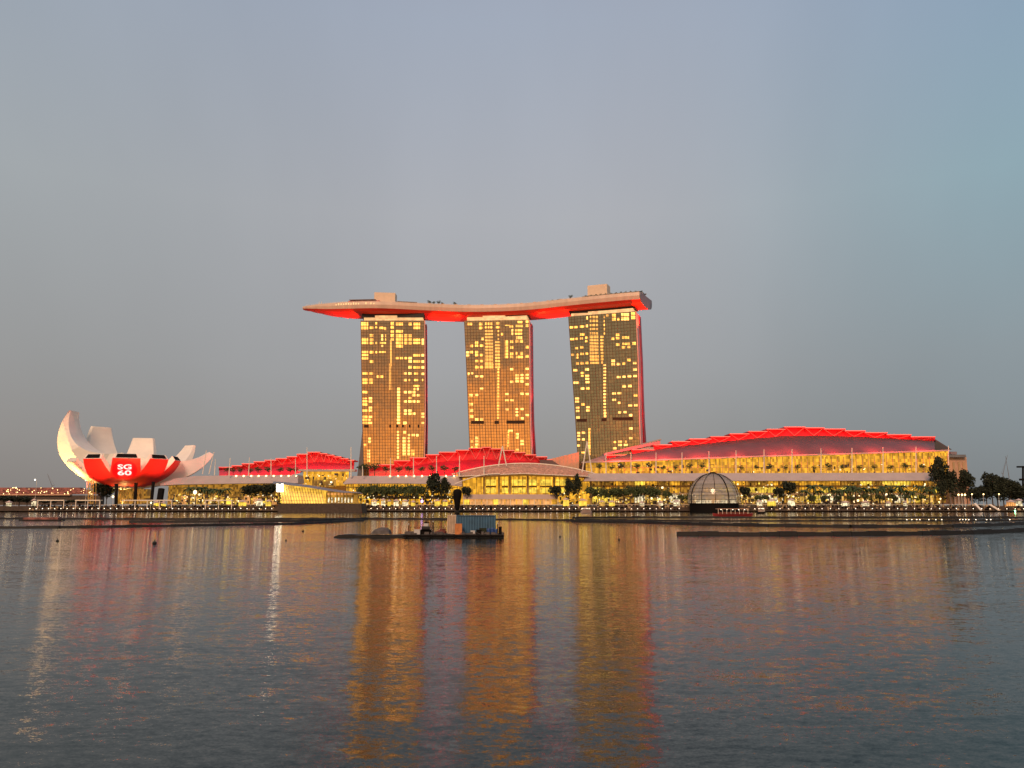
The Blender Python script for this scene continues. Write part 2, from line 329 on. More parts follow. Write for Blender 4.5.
# ------------------------------------------------------------------ hotel towers
def lerp(pts, y):
    if y <= pts[0][1]: return pts[0][0]
    for (x0, y0), (x1, y1) in zip(pts, pts[1:]):
        if y <= y1: return x0+(x1-x0)*(y-y0)/(y1-y0)
    (x0, y0), (x1, y1) = pts[-2:]
    return x1+(x1-x0)*(y-y1)/(y1-y0)
def tower(label, left, right, YL, YR, ytopL, ytopR, wins, bands, bays, crown, rear_left=0, side_d=16):
    A = at(left[0][0], ytopL, YL); B = at(right[0][0], ytopR, YR); A2 = Vector((A.x, A.y, 0)); d = Vector((B.x-A.x, B.y-A.y, 0)).normalized()
    n = Vector((d.y, -d.x, 0))                 # towards the camera
    back = -n
    def on(px, py, off=0.0):
        r = ray(px, py); o = Vector((0, 0, CAMZ)); t = (A2+n*off-o).dot(n)/r.dot(n); return o+r*t
    def edge(pts, py, off=0): return on(lerp(pts, py), py, off)
    base = (A+B)/2; base.z = 4.2
    t = thing('hotel_tower', label, 'skyscraper', base, 'three hotel towers under the long sky deck')
    def ytop(f): return ytopL+(ytopR-ytopL)*f
    rows = [0, .12, .25, .4, .55, .7, .85, 1]
    yb = 503.5
    def grid(px_f, r, off=0.0):   # px_f 0..1 across, r 0..1 down
        yl = ytopL+(yb-ytopL)*r; yr = ytopR+(yb-ytopR)*r
        a = edge(left, yl, off); b = edge(right, yr, off); return a.lerp(b, px_f)
    body = MB(); rings = []
    for r in rows:
        a = grid(0, r); b = grid(1, r); rings.append([a, b, b+back*side_d, a+back*side_d])
    body.loft(rings); body.build('front_slab', M['pinklit_side'], t)
    rear = MB(); rings = []
    for r in rows:
        sp_ = 16*max(0, (r-.35)/.65)**1.6; s0 = side_d+.4+sp_
        a = grid(0, r)-d*rear_left*max(0, (r-.5)/.5); b = grid(1, r)+d*(.5+.5*sp_*.1)
        rings.append([a+back*s0, b+back*s0, b+back*(s0+10), a+back*(s0+10)])
    rear.loft(rings); rear.build('rear_slab', M['redlit'] if rear_left == 0 else M['grey_metal'], t)
    if rear_left:
        rs = MB(); rr = []
        for r in rows:
            sp_ = 16*max(0, (r-.35)/.65)**1.6; s0 = side_d+.2+sp_; b = grid(1, r)+d*(.8+.5*sp_*.1)
            rr.append([b+back*s0, b+d*.5+back*s0, b+d*.5+back*(s0+10), b+back*(s0+10)])
        rs.loft(rr); rs.build('side_wall', M['redlit'], t)
    gf = MB(); rr = []
    for r in rows:
        a = grid(.004, r, .35); b = grid(.996, r, .35); rr.append([a, b, b+back*.3, a+back*.3])
    gf.loft(rr); gf.build('glass_facade', M['glass'], t)
    # thin white edge trim on the lit side
    et = MB(); rr = []
    for r in rows:
        b = grid(1, r); rr.append([b+n*.6+d*.0, b+n*.6+d*.9, b+back*.6+d*.9, b+back*.6])
    et.loft(rr); et.build('edge_trim', M['ledhot'] if False else M['pinklit_side'], t)
    fin = MB()
    for k in range(bays*2+1):
        wd = .24 if k % 2 == 0 else .11; rr = []
        for r in rows:
            c = grid(min(.995, max(.005, k/(bays*2))), r, .36); rr.append([c-d*wd, c+d*wd, c+d*wd+n*.42, c-d*wd+n*.42])
        fin.loft(rr)
    ztop = A.z; nfl = int((ztop-4)/3.15)
    for k in range(1, nfl):
        r = k/nfl; a = grid(.004, r, .36); b = grid(.996, r, .36)
        fin.hexa([a, b, b+n*.36, a+n*.36], [a+Vector((0, 0, .26)), b+Vector((0, 0, .26)), b+n*.36+Vector((0, 0, .26)), a+n*.36+Vector((0, 0, .26))])
    fin.build('facade_frame', M['fin'], t)
    # dark plant-floor slots
    for (x0, x1, y0, y1) in bands:
        pts = [on(x0, y1, .9), on(x1, y1, .9), on(x1, y0, .9), on(x0, y0, .9)]
        MB().slab(pts, back*.4).build('louvre', M['louvre'], t)
    # lit rooms
    ws = []
    for (x0, x1, y0, y1, m) in wins:
        l = lerp(left, y0)+.3; rgt = lerp(right, y0)-.3
        if x1 <= l or x0 >= rgt: continue
        ws.append((max(x0, l), min(x1, rgt), y0, y1, m))
    ws.sort(key=lambda q: -(q[1]-q[0])*(q[3]-q[2]))
    rest = {}
    for i, (x0, x1, y0, y1, m) in enumerate(ws):
        pts = [on(x0, y1, .58), on(x1, y1, .58), on(x1, y0, .58), on(x0, y0, .58)]
        if i < 97: MB().slab(pts, back*.2).build('window', M[m], t)
        else: rest.setdefault(m, MB()).slab(pts, back*.2)
    for m, mb in rest.items():
        tag(mb.build('windows', M[m], t), kind='stuff')
    # crown: lit penthouse band, dark gap above
    for (x0, x1, y0, y1, y2, y3, mm, bk) in crown:      # y0,y1 top/bottom at x0; y2,y3 at x1
        pts = [on(x0, y1, -bk), on(x1, y3, -bk), on(x1, y2, -bk), on(x0, y0, -bk)]
        MB().slab(pts, back*(side_d-2)).build('crown_band', M[mm], t)
    return t, on, grid, d, n

def Wz(ox, oy, lst, m='win', h=28, s=12.8):
    out = []
    for e in lst:
        x0, x1, ys = e[0], e[1], e[2]; hh = e[3] if len(e) > 3 else h; mm = e[4] if len(e) > 4 else m
        for y in (ys if isinstance(ys, (list, tuple)) else [ys]):
            out.append((ox+x0/s, ox+x1/s, oy+(y-hh/2)/s, oy+(y+hh/2)/s, mm))
    return out
def seq(a, b, st):
    o = []; y = a
    while y <= b+.1: o.append(y); y += st
    return o
H = 'winhot'; AM = 'winam'
T1 = Wz(354, 308, [(92,180,[203,255],44), (102,180,[402,443],34), (102,180,[562,600,644],28), (202,245,[250,352,402,445,565,685],34), (272,295,[195,245,447,565],26),
    (325,372,255,30), (376,410,262,34), (345,372,[355,400],34,H), (332,408,447,22), (348,372,485,24,H), (398,410,[355,400],30), (320,352,563,20), (358,405,563,20),
    (470,508,[195,245,300,350,400],34), (460,482,seq(425,760,34),32,AM), (537,625,[205,300,355,400,445,487],36), (645,685,[355,402,447],38), (700,738,[205,355,402,447],34),
    (762,845,[205,252],34), (757,845,[405,445,605,683,757],30), (865,905,[412,450],44,H), (860,905,[605,685,757],32,H), (530,575,640), (590,625,640), (645,680,640), (697,738,[640,683,755],32,H)], 'win') \
 + Wz(354, 364, [(110,175,[120,200,240,360,475,520,597,677,715,755],30), (195,245,[120,200,238],30), (190,230,[440,480,560,595,677,755],28,H), (112,165,440,14),
    (293,322,160,34), (340,372,160,34), (451,473,seq(10,335,34),32,AM), (640,675,[120,205,360,480,597,637,755],30,H), (695,735,[45,120,360,480,597,637],30,H), (700,718,[205],26), (697,732,435,26),
    (757,840,45,28), (770,820,[122,205],26), (757,840,280,22), (763,785,320,26), (806,832,320,30,H), (750,785,[360,402,480,637],32,H), (805,842,[400,480],28,H), (862,900,[45,125,637,677,755],28,H), (872,884,205,26),
    (553,588,seq(318,760,39.7),30,H)]) \
 + Wz(354, 416, [(120,165,[50,90],28), (182,215,[50,90,290,330],28,H), (172,205,[447,487,525,572],30,H), (127,156,370,26), (550,578,[50,90]+seq(205,560,40.5),28,H), (632,666,[90,210],36,H), (622,660,[285,325,370,408,447,487],32,H),
    (682,716,[245,285,325,370,408,447,487],30,H), (738,778,245,32,H), (735,772,[447,487],32), (795,830,247,32,H)])
T2 = Wz(458, 308, [(122,180,205,30), (270,310,[205,255],34), (346,365,[200,245],28), (375,400,[200,245],28), (410,437,[200,245],28), (346,446,seq(295,755,40.5),26,AM), (476,540,seq(435,755,40.5),26,AM), (486,535,[195,245],30), (508,525,[295,345,395],22),
    (552,575,335,34), (602,640,[430,465,505,545,585,625],32), (655,705,235,26), (680,706,[285,330],34,H), (668,706,[430,505,585,625],32), (762,822,180,26), (740,830,230,26), (730,820,[285,330],28), (745,820,380,34,H),
    (735,770,425,34), (792,830,425,34), (740,765,580,34), (796,830,580,34), (745,830,625,32), (866,905,[175,225,500,620],32), (300,325,395,32,H), (220,256,[440,480,565,602,680,755],32), (282,320,[480,602,680,755],32), (155,190,[485,565],32), (105,142,[570,610],30,H), (600,660,222,10)]) \
 + Wz(458, 364, [(346,450,[8,45],26,AM), (476,540,[8,42],26,AM), (220,260,[45,160,395,710],28,H), (282,322,[45,160,318,710],28,H), (126,150,125,30,H), (170,192,120,30,H), (145,190,[400,515],30,H), (152,195,[595,670],30,H), (503,525,seq(65,720,39),27,'win'),
    (667,705,[65,228],30,H), (866,906,[60,138,180,260,385,655],28,H), (735,777,[145,182,222],28,H), (798,840,[140,182,222],28,H), (608,645,385,26,H), (605,648,465,26,H), (668,710,465,26,H), (798,842,380,28,H), (610,646,582,28,H),
    (738,775,[578,618,658],24,H), (800,838,578,28,H), (805,842,697,30,H)]) \
 + Wz(458, 405, [(220,258,[420,460,502],30,H), (165,190,[465,545],32), (210,250,545,28), (632,651,seq(345,545,36),27,'win'), (640,700,330,26,H), (740,776,[375,415],30,H), (798,840,[460,497],28,H), (740,780,570,20,H)])
T3 = Wz(566, 300, [(50,86,350), (102,146,348), (180,232,340), (256,278,[230,330],38,H), (180,238,440), (50,102,500,26), (114,150,495), (180,215,490), (245,278,[480,525]), (118,152,615), (182,220,605), (65,102,700), (130,156,[700,735]), (182,226,688), (245,282,685),
    (305,322,[217,267,320,372,425],28,AM), (332,370,[217,267,320,372,425],28,AM), (380,408,[217,267,320,372,425],28,AM), (305,412,seq(470,760,41),28,AM), (440,478,seq(470,760,41),28,AM), (484,498,[217,267,320,372,425],30), (590,636,[195,245],36), (655,682,245), (708,805,[187,240],38,H), (835,885,[175,225],38), (515,542,200,30),
    (640,680,[445,488,570]), (580,616,495), (718,806,480), (720,816,560,24), (850,893,555,34), (715,756,605), (785,822,600), (786,822,765,24)]) \
 + Wz(566, 356, [(310,420,[5,45,86],28,AM), (445,472,[5,42,82],28,AM), (130,163,95,30), (185,228,92,30), (248,285,88,30), (95,150,180,30,H), (245,292,170,30,H), (187,230,215,28), (192,230,252,24), (248,295,[250,290],26,H), (252,298,333,28,H), (98,163,340,30,H), (190,232,415,30,H), (258,298,412,30),
    (582,625,[62,105],30,H), (650,690,103,28,H), (720,764,97,28), (790,826,52,30), (858,900,90,26,H), (860,905,172,28,H), (652,698,268,26,H), (722,768,263,26,H), (790,834,258,26,H), (862,905,255,26,H), (723,770,387,30,H), (795,840,383,30,H), (590,638,478,28,H), (655,704,475,26,H), (868,912,503,30),
    (592,638,560,26,H), (665,702,598,28,H), (798,845,632,28,H), (872,916,630,28,H), (668,708,722,30,H), (735,778,718,26,H), (480,510,seq(115,760,41.5),22,H), (118,166,[543,583],26,H), (128,170,[660,703],26,H), (198,236,618,32), (258,300,[655,697],26,H)]) \
 + Wz(566, 412, [(132,175,70,30,H), (485,515,[10,52],28,H), (808,846,40,30,H), (145,178,[268,305,350,430],26,H), (200,242,[265,350],28,H), (200,240,520,24), (286,312,seq(220,560,35),30,'win'), (612,640,385,24), (668,715,[380,422],26,H), (755,774,380,26), (742,792,422,26,H), (605,650,465,26,H), (808,850,[210,335],28,H)])
tw1 = tower('left brown hotel tower, scattered yellow windows, grey leg flaring at its foot', [(360.5,320.5), (361.8,412), (363.4,470)], [(424.3,320.5), (424.7,368), (424.8,424), (423.8,460)], 778, 781, 320.5, 320.5, T1,
    [(364,368.6,424.8,427.6), (389.3,391,424.8,427.6), (396,398.2,424.6,427.4), (402,403.8,424.8,427.4), (408.8,410.4,424.6,427.6), (417.6,419.4,424.6,427.6)], 11,
    [(364,423,317.6,320.4,317.6,320.4,'crown',.3), (375,397,315.5,317.4,315.5,317.4,'crown',1), (362,424.3,311,317.4,311,317.4,'dark',4)], rear_left=15)
tw2 = tower('middle hotel tower, the most golden facade, with an amber window column', [(464,320.8), (466.2,368), (468.5,424), (469.8,455)], [(529,319.8), (529.4,368), (529.9,424), (531.2,455)], 795, 784, 320.8, 319.8, T2,
    [(471,483.8,420.8,423.8), (494.4,498.7,420.8,423.8), (506.4,524.8,420.4,423.6)], 11,
    [(467,482.6,317.2,320.6,317.0,320.4,'crown',.3), (482.6,505,315.8,320.4,315.4,320.0,'crown',.1), (505,527,316.6,320,315.4,319.6,'crown',.3), (465,529,309,317,308.6,316,'dark',4)], side_d=18)
tw3 = tower('right hotel tower nearest the viewer, grey-brown facade beside a pink-lit side wall', [(568.2,316.5), (571,360), (575,416), (578,465)], [(635.6,311.2), (637.8,360), (639,416), (640.3,450)], 768, 745, 316.5, 311.2, T3,
    [(576.5,586.7,419,421.6), (601.5,606.3,418.2,421), (612.5,632.8,417.3,420)], 11,
    [(571.2,588,313.6,316.4,312.8,315.2,'crown',.3), (588,606,311.6,315.2,310.4,313.8,'crown',.1), (606,633,310.4,313.8,308.0,311.6,'crown',.3), (569,635.4,305,313.4,302,308,'dark',4)], side_d=17)

# ------------------------------------------------------------------ sky deck (long boat-shaped roof garden)
HZ = 213.0
rim_px = [(302.6,306.6), (307,305.8), (316,305), (330,303.6), (345,302.4), (360,301.9), (380,302), (400,302.8), (430,304.4), (463,306), (500,305.2), (534,303), (550,301.2), (568,299), (600,295.8), (620,294.2), (639.5,292.6)]
def catmull(P, n):
    out = []
    for i in range(len(P)-1):
        p0, p1, p2, p3 = P[max(0, i-1)], P[i], P[i+1], P[min(len(P)-1, i+2)]
        for k in range(n):
            t = k/n; f = lambda a, b, c, d: .5*(2*b+(c-a)*t+(2*a-5*b+4*c-d)*t*t+(3*b-a-3*c+d)*t**3)
            out.append((p1[0]+(p2[0]-p1[0])*t, f(p0[1], p1[1], p2[1], p3[1])))
    return out+[P[-1]]
rim_px = catmull([(302.6,306.8), (307,305.9), (316,304.7), (345,302.5), (380,301.9), (430,304.2), (475,305.6), (525,303.8), (568,299.2), (605,295.4), (639.5,292.5)], 4)
rim = [atz(px, py, HZ) for px, py in rim_px]
base = (rim[0]+rim[-1])/2
skd = thing('sky_deck', 'long boat-shaped rooftop deck with red-lit underside laid across the three towers', 'rooftop deck', base)
prof_s = [(0, .6), (-.5, -3.0), (.4, -6.6)]            # fascia
prof_b = [(.5, -6.7), (2.6, -9.2), (9, -10.8), (19, -11.2)]   # underside to keel
def hull(points, sz):
    mb = MB(); n = len(rim); rings = []
    for i, p in enumerate(rim):
        t = (rim[min(i+1, n-1)]-rim[max(i-1, 0)]); t.z = 0; t.normalize(); bk = Vector((-t.y, t.x, 0))
        k = sz[i]; rings.append((p, bk, k))
    p_, _, k_ = rings[-1]; rings[-1] = (p_, Vector((math.sin(R(27)), math.cos(R(27)), 0)), k_)
    return rings
wk = [min(1.0, .20+.80*(1-max(0, 1-(px-302.6)/52)**2.0)) for px, _ in rim_px]
HR = hull(rim, wk)
def ringpts(prof, shift=0):
    out = []
    for p, bk, k in HR:
        out.append([p+bk*(d_*k)+Vector((0, 0, z_*(k**.8))) for d_, z_ in prof])
    return out
mirror = lambda pr: [(38-d_, z_) for d_, z_ in pr[::-1]]
f1 = MB().loft(ringpts(prof_s+[(1.4, -6.6), (1.4, .6)]), closed=True); f1.build('fascia', M['fascia'], skd)
f2 = MB().loft(ringpts([(0, 0)]+[]+mirror(prof_s)[:0]+[(36.6, 0), (36.6, -7.4), (37.6, -7.4), (38.5, -3), (38, 0)][1:]), closed=True); f2.build('rear_fascia', M['fascia'], skd)
und = MB().loft(ringpts(prof_b+mirror(prof_b)[1:]+[(36.5, -7.0), (1.5, -7.0)]), closed=True); und.build('underside', M['soffit'], skd, smooth=False)
dk = MB().loft(ringpts([(1.4, -.4), (36.6, -.4), (36.6, -1.0), (1.4, -1.0)]), closed=True); dk.build('deck', M['deck'], skd)
# dark end plate
p, bk, k = HR[-1]; tdir = Vector((bk.y, -bk.x, 0))
ep = [p+bk*d_+Vector((0, 0, z_)) for d_, z_ in prof_s+prof_b+mirror(prof_b)[1:]+mirror(prof_s)]
MB().slab([q+tdir*.2 for q in ep], tdir*.8).build('end_plate', M['grey_metal'], skd)
# handrail
rl = MB()
for (a, _, _), (b, _, _) in zip(HR[3:], HR[4:]):
    rl.tube(a+Vector((0, .4, 1.3)), b+Vector((0, .4, 1.3)), .09, n=4)
    L_ = (b-a).length; nn = max(1, int(L_/2.5))
    for j in range(nn): q = a.lerp(b, j/nn)+Vector((0, .4, 0)); rl.tube(q, q+Vector((0, 0, 1.3)), .08, n=4)
rl.build('railing', M['mast'], skd)
def rim_at(px):
    for i in range(len(rim_px)-1):
        if rim_px[i][0] <= px <= rim_px[i+1][0]:
            f = (px-rim_px[i][0])/(rim_px[i+1][0]-rim_px[i][0]); return rim[i].lerp(rim[i+1], f), HR[i][1]
    return rim[-1], HR[-1][1]
def deckbox(name, px0, px1, h, bkd, depth, m, z0=-.4):
    a, b1 = rim_at(px0); b, _ = rim_at(px1); mb = MB(); s = (a.y+bkd)/a.y
    a = Vector((a.x*s, a.y, a.z)); b = Vector((b.x*s, b.y, b.z)); u = Vector((0, 0, z0)); v = Vector((0, 0, h))
    A, B = a+b1*bkd+u, b+b1*bkd+u; C_, D = b+b1*(bkd+depth)+u, a+b1*(bkd+depth)+u
    mb.hexa([A, B, C_, D], [q+v for q in (A, B, C_, D)]); return mb.build(name, m, skd)
M['liftcore'] = mat('lift_core_cladding', (.80, .60, .43), .6, noise=.06, nscale=.3)
deckbox('lift_core', 374, 395, 14.6, 14, 12, M['liftcore'])
deckbox('lift_core', 583, 602.5, 16, 12, 12, M['liftcore'])
deckbox('restaurant', 347, 378, 4.2, 8, 12, M['redlit'])
deckbox('restaurant', 397, 424, 3.0, 8, 12, M['redlit'])
for x0, x1, hh in ((348, 374, 4.8), (398, 418, 3.4)): deckbox('flat_roof', x0, x1, .5, 6, 16, M['grey_metal'], z0=hh-.6)
deckbox('pool_screen', 584, 645, 2.8, 3, 1.5, M['leafdark'])
deckbox('pavilion', 612, 640, 3.6, 10, 10, M['grey_metal'])
deckbox('flat_roof', 580, 636, .6, 6, 10, M['grey_metal'], z0=2.6)
# lit deck lamps along the prow and deck
for i, px in enumerate([318.5, 321, 336, 338.5, 341, 343.5, 346, 348.5, 351, 353.5, 356, 358.5, 366, 371, 374]):
    a, b1 = rim_at(px); a = a+b1*1.2
    MB().box(a.x-.35, a.x+.35, a.y-1.9, a.y-1.4, a.z-2.6, a.z-(.6+(i % 3)*.4)).build('deck_light', M['deckglow'], skd) if px > 330 else MB().tube(a, a+Vector((0, 0, 3.2)), .35).build('mast', M['mast'], skd)
for px in seq(430, 572, 13):
    a, b1 = rim_at(px); a = a+b1*3
    MB().box(a.x-1.6, a.x+1.6, a.y, a.y+2, a.z+1.5, a.z+1.9).tube((a.x, a.y+1, a.z-.4), (a.x, a.y+1, a.z+1.6), .12).build('sunshade', M['tan'], skd)

# red floodlights under the deck, fixed to the tower shoulders
def under(px, py_shoulder, Yb, txp, pw, ang=66):
    loc = at(px, py_shoulder, Yb); q, b1 = rim_at(txp); tgt = q+b1*12+Vector((0, 0, -12))
    spot('red_floodlight', loc, tgt, pw, (1.0, .055, .012), ang, .35, .6)
for Yo in (9, 20):
    PW = 62000
    under(357, 345, 778+Yo, 338, PW*1.2); under(432, 345, 781+Yo, 445, PW); under(458, 345, 795+Yo, 447, PW)
    under(538, 345, 784+Yo, 551, PW); under(563, 345, 770+Yo, 550, PW)
under(650, 340, 752, 643, 300000)
for k in range(6):     # weak spill in front of the towers
    px = [375, 395, 415, 480, 500, 518][k]; q, b1 = rim_at(px)
    spot('red_uplight', q+Vector((0, 2.2, -26)), q+Vector((0, 3.2, -10)), 350, RED, 60, .8, .4)
for px in (585, 605, 625):
    q, b1 = rim_at(px); spot('red_uplight', q+Vector((0, 2.2, -26)), q+Vector((0, 3.2, -10)), 350, RED, 60, .8, .4)
# washes up the towers' side walls
for (on, grid, d) in ((tw1[1], tw1[2], tw1[3]), (tw2[1], tw2[2], tw2[3]), (tw3[1], tw3[2], tw3[3])):
    WP = 7000 if on is tw3[1] else 30000
    for r0, r1 in ((.98, .7), (.75, .45), (.5, .2)):
        b = grid(1, r0)+d*14; c = grid(1, r1)
        bkv = Vector((-d.y, d.x, 0))
        spot('red_wall_washer', b+bkv*12, c+bkv*10, WP, (1.0, .06, .08), 90, .8, .5)

# ------------------------------------------------------------------ lotus shaped museum
MS = 650/(cp-(-.14)*sp)/F      # metres per pixel there
MC = at(124, 489, 650)
mus = thing('lotus_museum', 'lotus-shaped white museum with red-lit front petals and a projected SG60 disc', 'museum', (MC.x, 650, 4.2))
def petal(phi, a, b, umax, cap, ttip, tbase, label, colr, inner_ext=.0, flare=0, wind=False, tipw=None):
    ph = R(phi+26.7); er = Vector((math.cos(ph), math.sin(ph), 0)); et = Vector((-math.sin(ph), math.cos(ph), 0)); um = R(umax); N = 22
    O, I = [], []
    for k in range(N+1):
        f = k/N; u = R(6)+(um-R(6))*f; r = a*math.sin(u); z = b*(1-math.cos(u))
        hw = min(r*math.tan(R(18.3)), cap)
        if tipw is not None and f > .5: hw = min(hw, cap+(tipw-cap)*((f-.5)/.5)**1.5)
        nrm = (er*math.sin(u)*b+Vector((0, 0, -math.cos(u)*a))).normalized()
        P = MC+(er*r+Vector((0, 0, z)))*MS
        th = (tbase+(ttip-tbase)*f**(1.25 if umax > 110 else .8))*MS
        O.append((P, nrm, hw*MS, et))
        ui = u+inner_ext*f**3; ri = a*math.sin(ui); zi = b*(1-math.cos(ui))
        nri = (er*math.sin(ui)*b+Vector((0, 0, -math.cos(ui)*a))).normalized()
        Pi = MC+(er*ri+Vector((0, 0, zi)))*MS-nri*th
        hi = hw*.86
        if ri*MS < th: hi = hw*.6
        I.append((Pi, hi*MS))
    p = None
    outer = MB(); rings = []
    for P, nrm, hw, t_ in O:
        rings.append([P-t_*hw, P-t_*hw*.5+nrm*hw*.06, P+nrm*hw*.08, P+t_*hw*.5+nrm*hw*.06, P+t_*hw])
    outer.loft(rings, closed=False); oo = outer.build('petal', colr, mus, smooth=True)
    if label: oo['label'] = label
    shell = MB(); rings = []
    for (P, nrm, hw, t_), (Pi, hi) in zip(O, I):
        rings.append([P-t_*hw-nrm*.12, P+t_*hw-nrm*.12, Pi+t_*hi, Pi-t_*hi])
    shell.loft(rings); shell.build('petal_shell', M['petal'], oo)
    if wind:
        (P, nrm, hw, t_), (Pi, hi) = O[-1], I[-1]
        q = [P-t_*hw, P+t_*hw, Pi+t_*hi, Pi-t_*hi]; c = sum(q, Vector())/4
        nn = (q[1]-q[0]).cross(q[3]-q[0]).normalized()
        if nn.z < 0 and nn.y > 0: nn = -nn
        if nn.y > 0: nn = -nn
        q2 = [c+(v-c)*.78+nn*.15 for v in q]
        MB().slab(q2, nn*.25).build('skylight', M['black'], oo)
    return oo
M['petal'] = mat('museum_white_panels', (.84, .78, .70), .5, noise=.06, nscale=.12)
W_ = M['petal']; RC = M['redlit_petal']
petal(154, 62, 55, 115, 19, .6, 36, 'tall curling left petal lit yellow', W_, 0, tipw=9)
petal(116, 60, 58, 98, 19, 2, 16, None, W_, 0, tipw=10.5)
petal(75, 60, 60, 86, 18, 2, 16, None, W_, 0, tipw=11)
petal(34, 77, 62, 77, 17, 2, 18, None, W_, 0, tipw=8)
petal(5, 87, 56, 70, 19, 5, 36, 'long low right petal', W_, 0, tipw=8)
petal(-27, 57, 47, 66.5, 12, 5, 14, 'red-lit petal', RC, .05, wind=True, tipw=7)
petal(-58, 59, 47, 66.5, 13, 5, 14, 'red-lit petal', RC, .05, wind=True, tipw=9.8)
cen = petal(-90, 60, 47, 66, 13.4, 5, 14, 'red-lit centre petal with projected letters', RC, .05, wind=True, tipw=11.8)
petal(-122, 60, 47, 65, 12.5, 5, 14, 'red-lit petal', RC, .05, wind=True, tipw=8.8)
petal(-152, 60, 47, 62, 9.5, 3, 12, None, W_, .05)
# bowl underside
MB().lathe(MC+Vector((0, 0, -.6)), [(2, -1.2), (9, -.8), (16, 1.2), (16, 2.2), (2, 2.2)], 20).build('bowl_base', M['white'], mus)
# columns and steel lattice under the bowl
for (xb, xt, yt) in ((116, 116.5, 481), (135, 136, 480), (151, 153.5, 479), (159, 161.5, 486)):
    p0 = at(xb, 505, 618); p1 = at(xt, yt+3, 622); p0.z = 4.2
    MB().tube(p0, p1, 1.3 if xb < 159 else 2.6, n=8).build('column', M['black'], mus)
lt = MB()
for k in range(7):
    x0 = 119+k*3.6; a = at(x0, 503, 632); b = at(x0+3.4, 488, 632); c = at(x0+3.4, 503, 632); d_ = at(x0, 488, 632)
    lt.tube(a, b, .32, n=5); lt.tube(c, d_, .32, n=5)
lt.build('lattice_core', M['lattice'], mus)
MB().pbox(118, 147, 489, 504, 640, 6).build('lobby_glass', M['hall2'], mus)
lf = MB()
for xx in (88, 93): a = at(xx, 504, 612); b = at(xx+.4, 481, 612); lf.tube(a, b, .3, n=5); a = a+Vector((0, 4, 0)); b = b+Vector((0, 4, 0)); lf.tube(a, b, .3, n=5)
for k in range(6):
    a = at(88, 503-k*4, 612); b = at(93, 503-(k+1)*4+.5, 612); lf.tube(a, b, .2, n=4); lf.tube(at(88, 503-k*4, 612), at(93, 503-k*4, 612), .25, n=4)
lf.build('lift_frame', M['lattice'], mus)
# projected SG 60 image, built as a red disc and glowing letters
bpy.context.view_layer.update()
deps = bpy.context.evaluated_depsgraph_get()
bv = BVHTree.FromPolygons([cen.matrix_world @ v.co for v in cen.data.vertices], [tuple(p.vertices) for p in cen.data.polygons])
def onpetal(px, py, off):
    d = ray(px, py).normalized(); o_ = Vector((0, 0, CAMZ))
    h, nrm, _, _ = bv.ray_cast(o_, d)
    if h is None: h, nrm, _, _ = bv.find_nearest(at(px, py, 610))
    return h-d*off
dpx, dpy, rxd, ryd = 124.6, 470.2, 12.6, 10.4
dm = MB(); K = 6; NN = 28; pts = [onpetal(dpx, dpy, .35)]
for k in range(1, K+1):
    for i in range(NN):
        t_ = 2*math.pi*i/NN; pts.append(onpetal(dpx+rxd*k/K*math.cos(t_), dpy+ryd*k/K*math.sin(t_), .35))
fs = [(0, 1+i, 1+(i+1) % NN) for i in range(NN)]
for k in range(1, K):
    for i in range(NN): fs.append((1+(k-1)*NN+i, 1+k*NN+i, 1+k*NN+(i+1) % NN, 1+(k-1)*NN+(i+1) % NN))
dm.add(pts, fs); emb = dm.build('projected_disc', M['projdisc'], cen)
for txt, yy in (('SG', 466.9), ('60', 472.8)):
    cu = bpy.data.curves.new('lettering', 'FONT'); cu.body = txt; cu.size = 1; cu.align_x = 'CENTER'; cu.offset = .03; cu.resolution_u = 4; cu.extrude = 0
    to = bpy.data.objects.new('t', cu); COL.objects.link(to); bpy.context.view_layer.update()
    me = bpy.data.meshes.new_from_object(to.evaluated_get(bpy.context.evaluated_depsgraph_get())); bpy.data.objects.remove(to)
    bm = bmesh.new(); bm.from_mesh(me); bmesh.ops.triangulate(bm, faces=bm.faces)
    bmesh.ops.subdivide_edges(bm, edges=[e for e in bm.edges if e.calc_length() > .25], cuts=1)
    xs = [v.co.x for v in bm.verts]; ys = [v.co.y for v in bm.verts]; cx, cy = (min(xs)+max(xs))/2, (min(ys)+max(ys))/2; sxx = 14.0/(max(xs)-min(xs)); syy = 5.1/(max(ys)-min(ys))
    for v in bm.verts: v.co = onpetal(dpx+(v.co.x-cx)*sxx, yy-(v.co.y-cy)*syy, .7)
    bm.to_mesh(me); bm.free(); me.materials.clear(); me.materials.append(M['text']); me.name = 'lettering'
    lo = bpy.data.objects.new('lettering', me); COL.objects.link(lo); lo.parent = emb; lo.matrix_parent_inverse = Matrix.Identity(4)
    lo['label'] = 'white projected letters ' + txt
# museum floodlights
YS = 601
for (lx, tx, ty, pw) in ((92, 93, 468, 180000), (124, 124, 468, 180000), (158, 157, 468, 180000), (176, 172, 470, 150000)):
    tgt = at(tx, ty, 608); spot('petal_floodlight', at(lx, 499, 577), tgt, pw, (1.0, .22, .10), 42, .5, .5)
YEL = (1.0, .66, .20)
spot('petal_floodlight', at(70, 500, 600), at(62, 437, 655), 280000, YEL, 60, .8, .6)
spot('petal_floodlight', at(80, 502, 605), at(78, 466, 640), 60000, YEL, 70, .8, .6)
spot('petal_floodlight', at(122, 503, 640), at(124, 488, 640), 40000, YEL, 120, .8, .6)
for az in (-106, -74, -42):     # small warm lamps in the gaps between the red petals
    e_ = Vector((math.cos(R(az+26.7)), math.sin(R(az+26.7)), 0)); spot('petal_gap_light', MC+(e_*22+Vector((0, 0, 22)))*MS, MC+(e_*56+Vector((0, 0, 30)))*MS, 14000, YEL, 110, .8, .4)

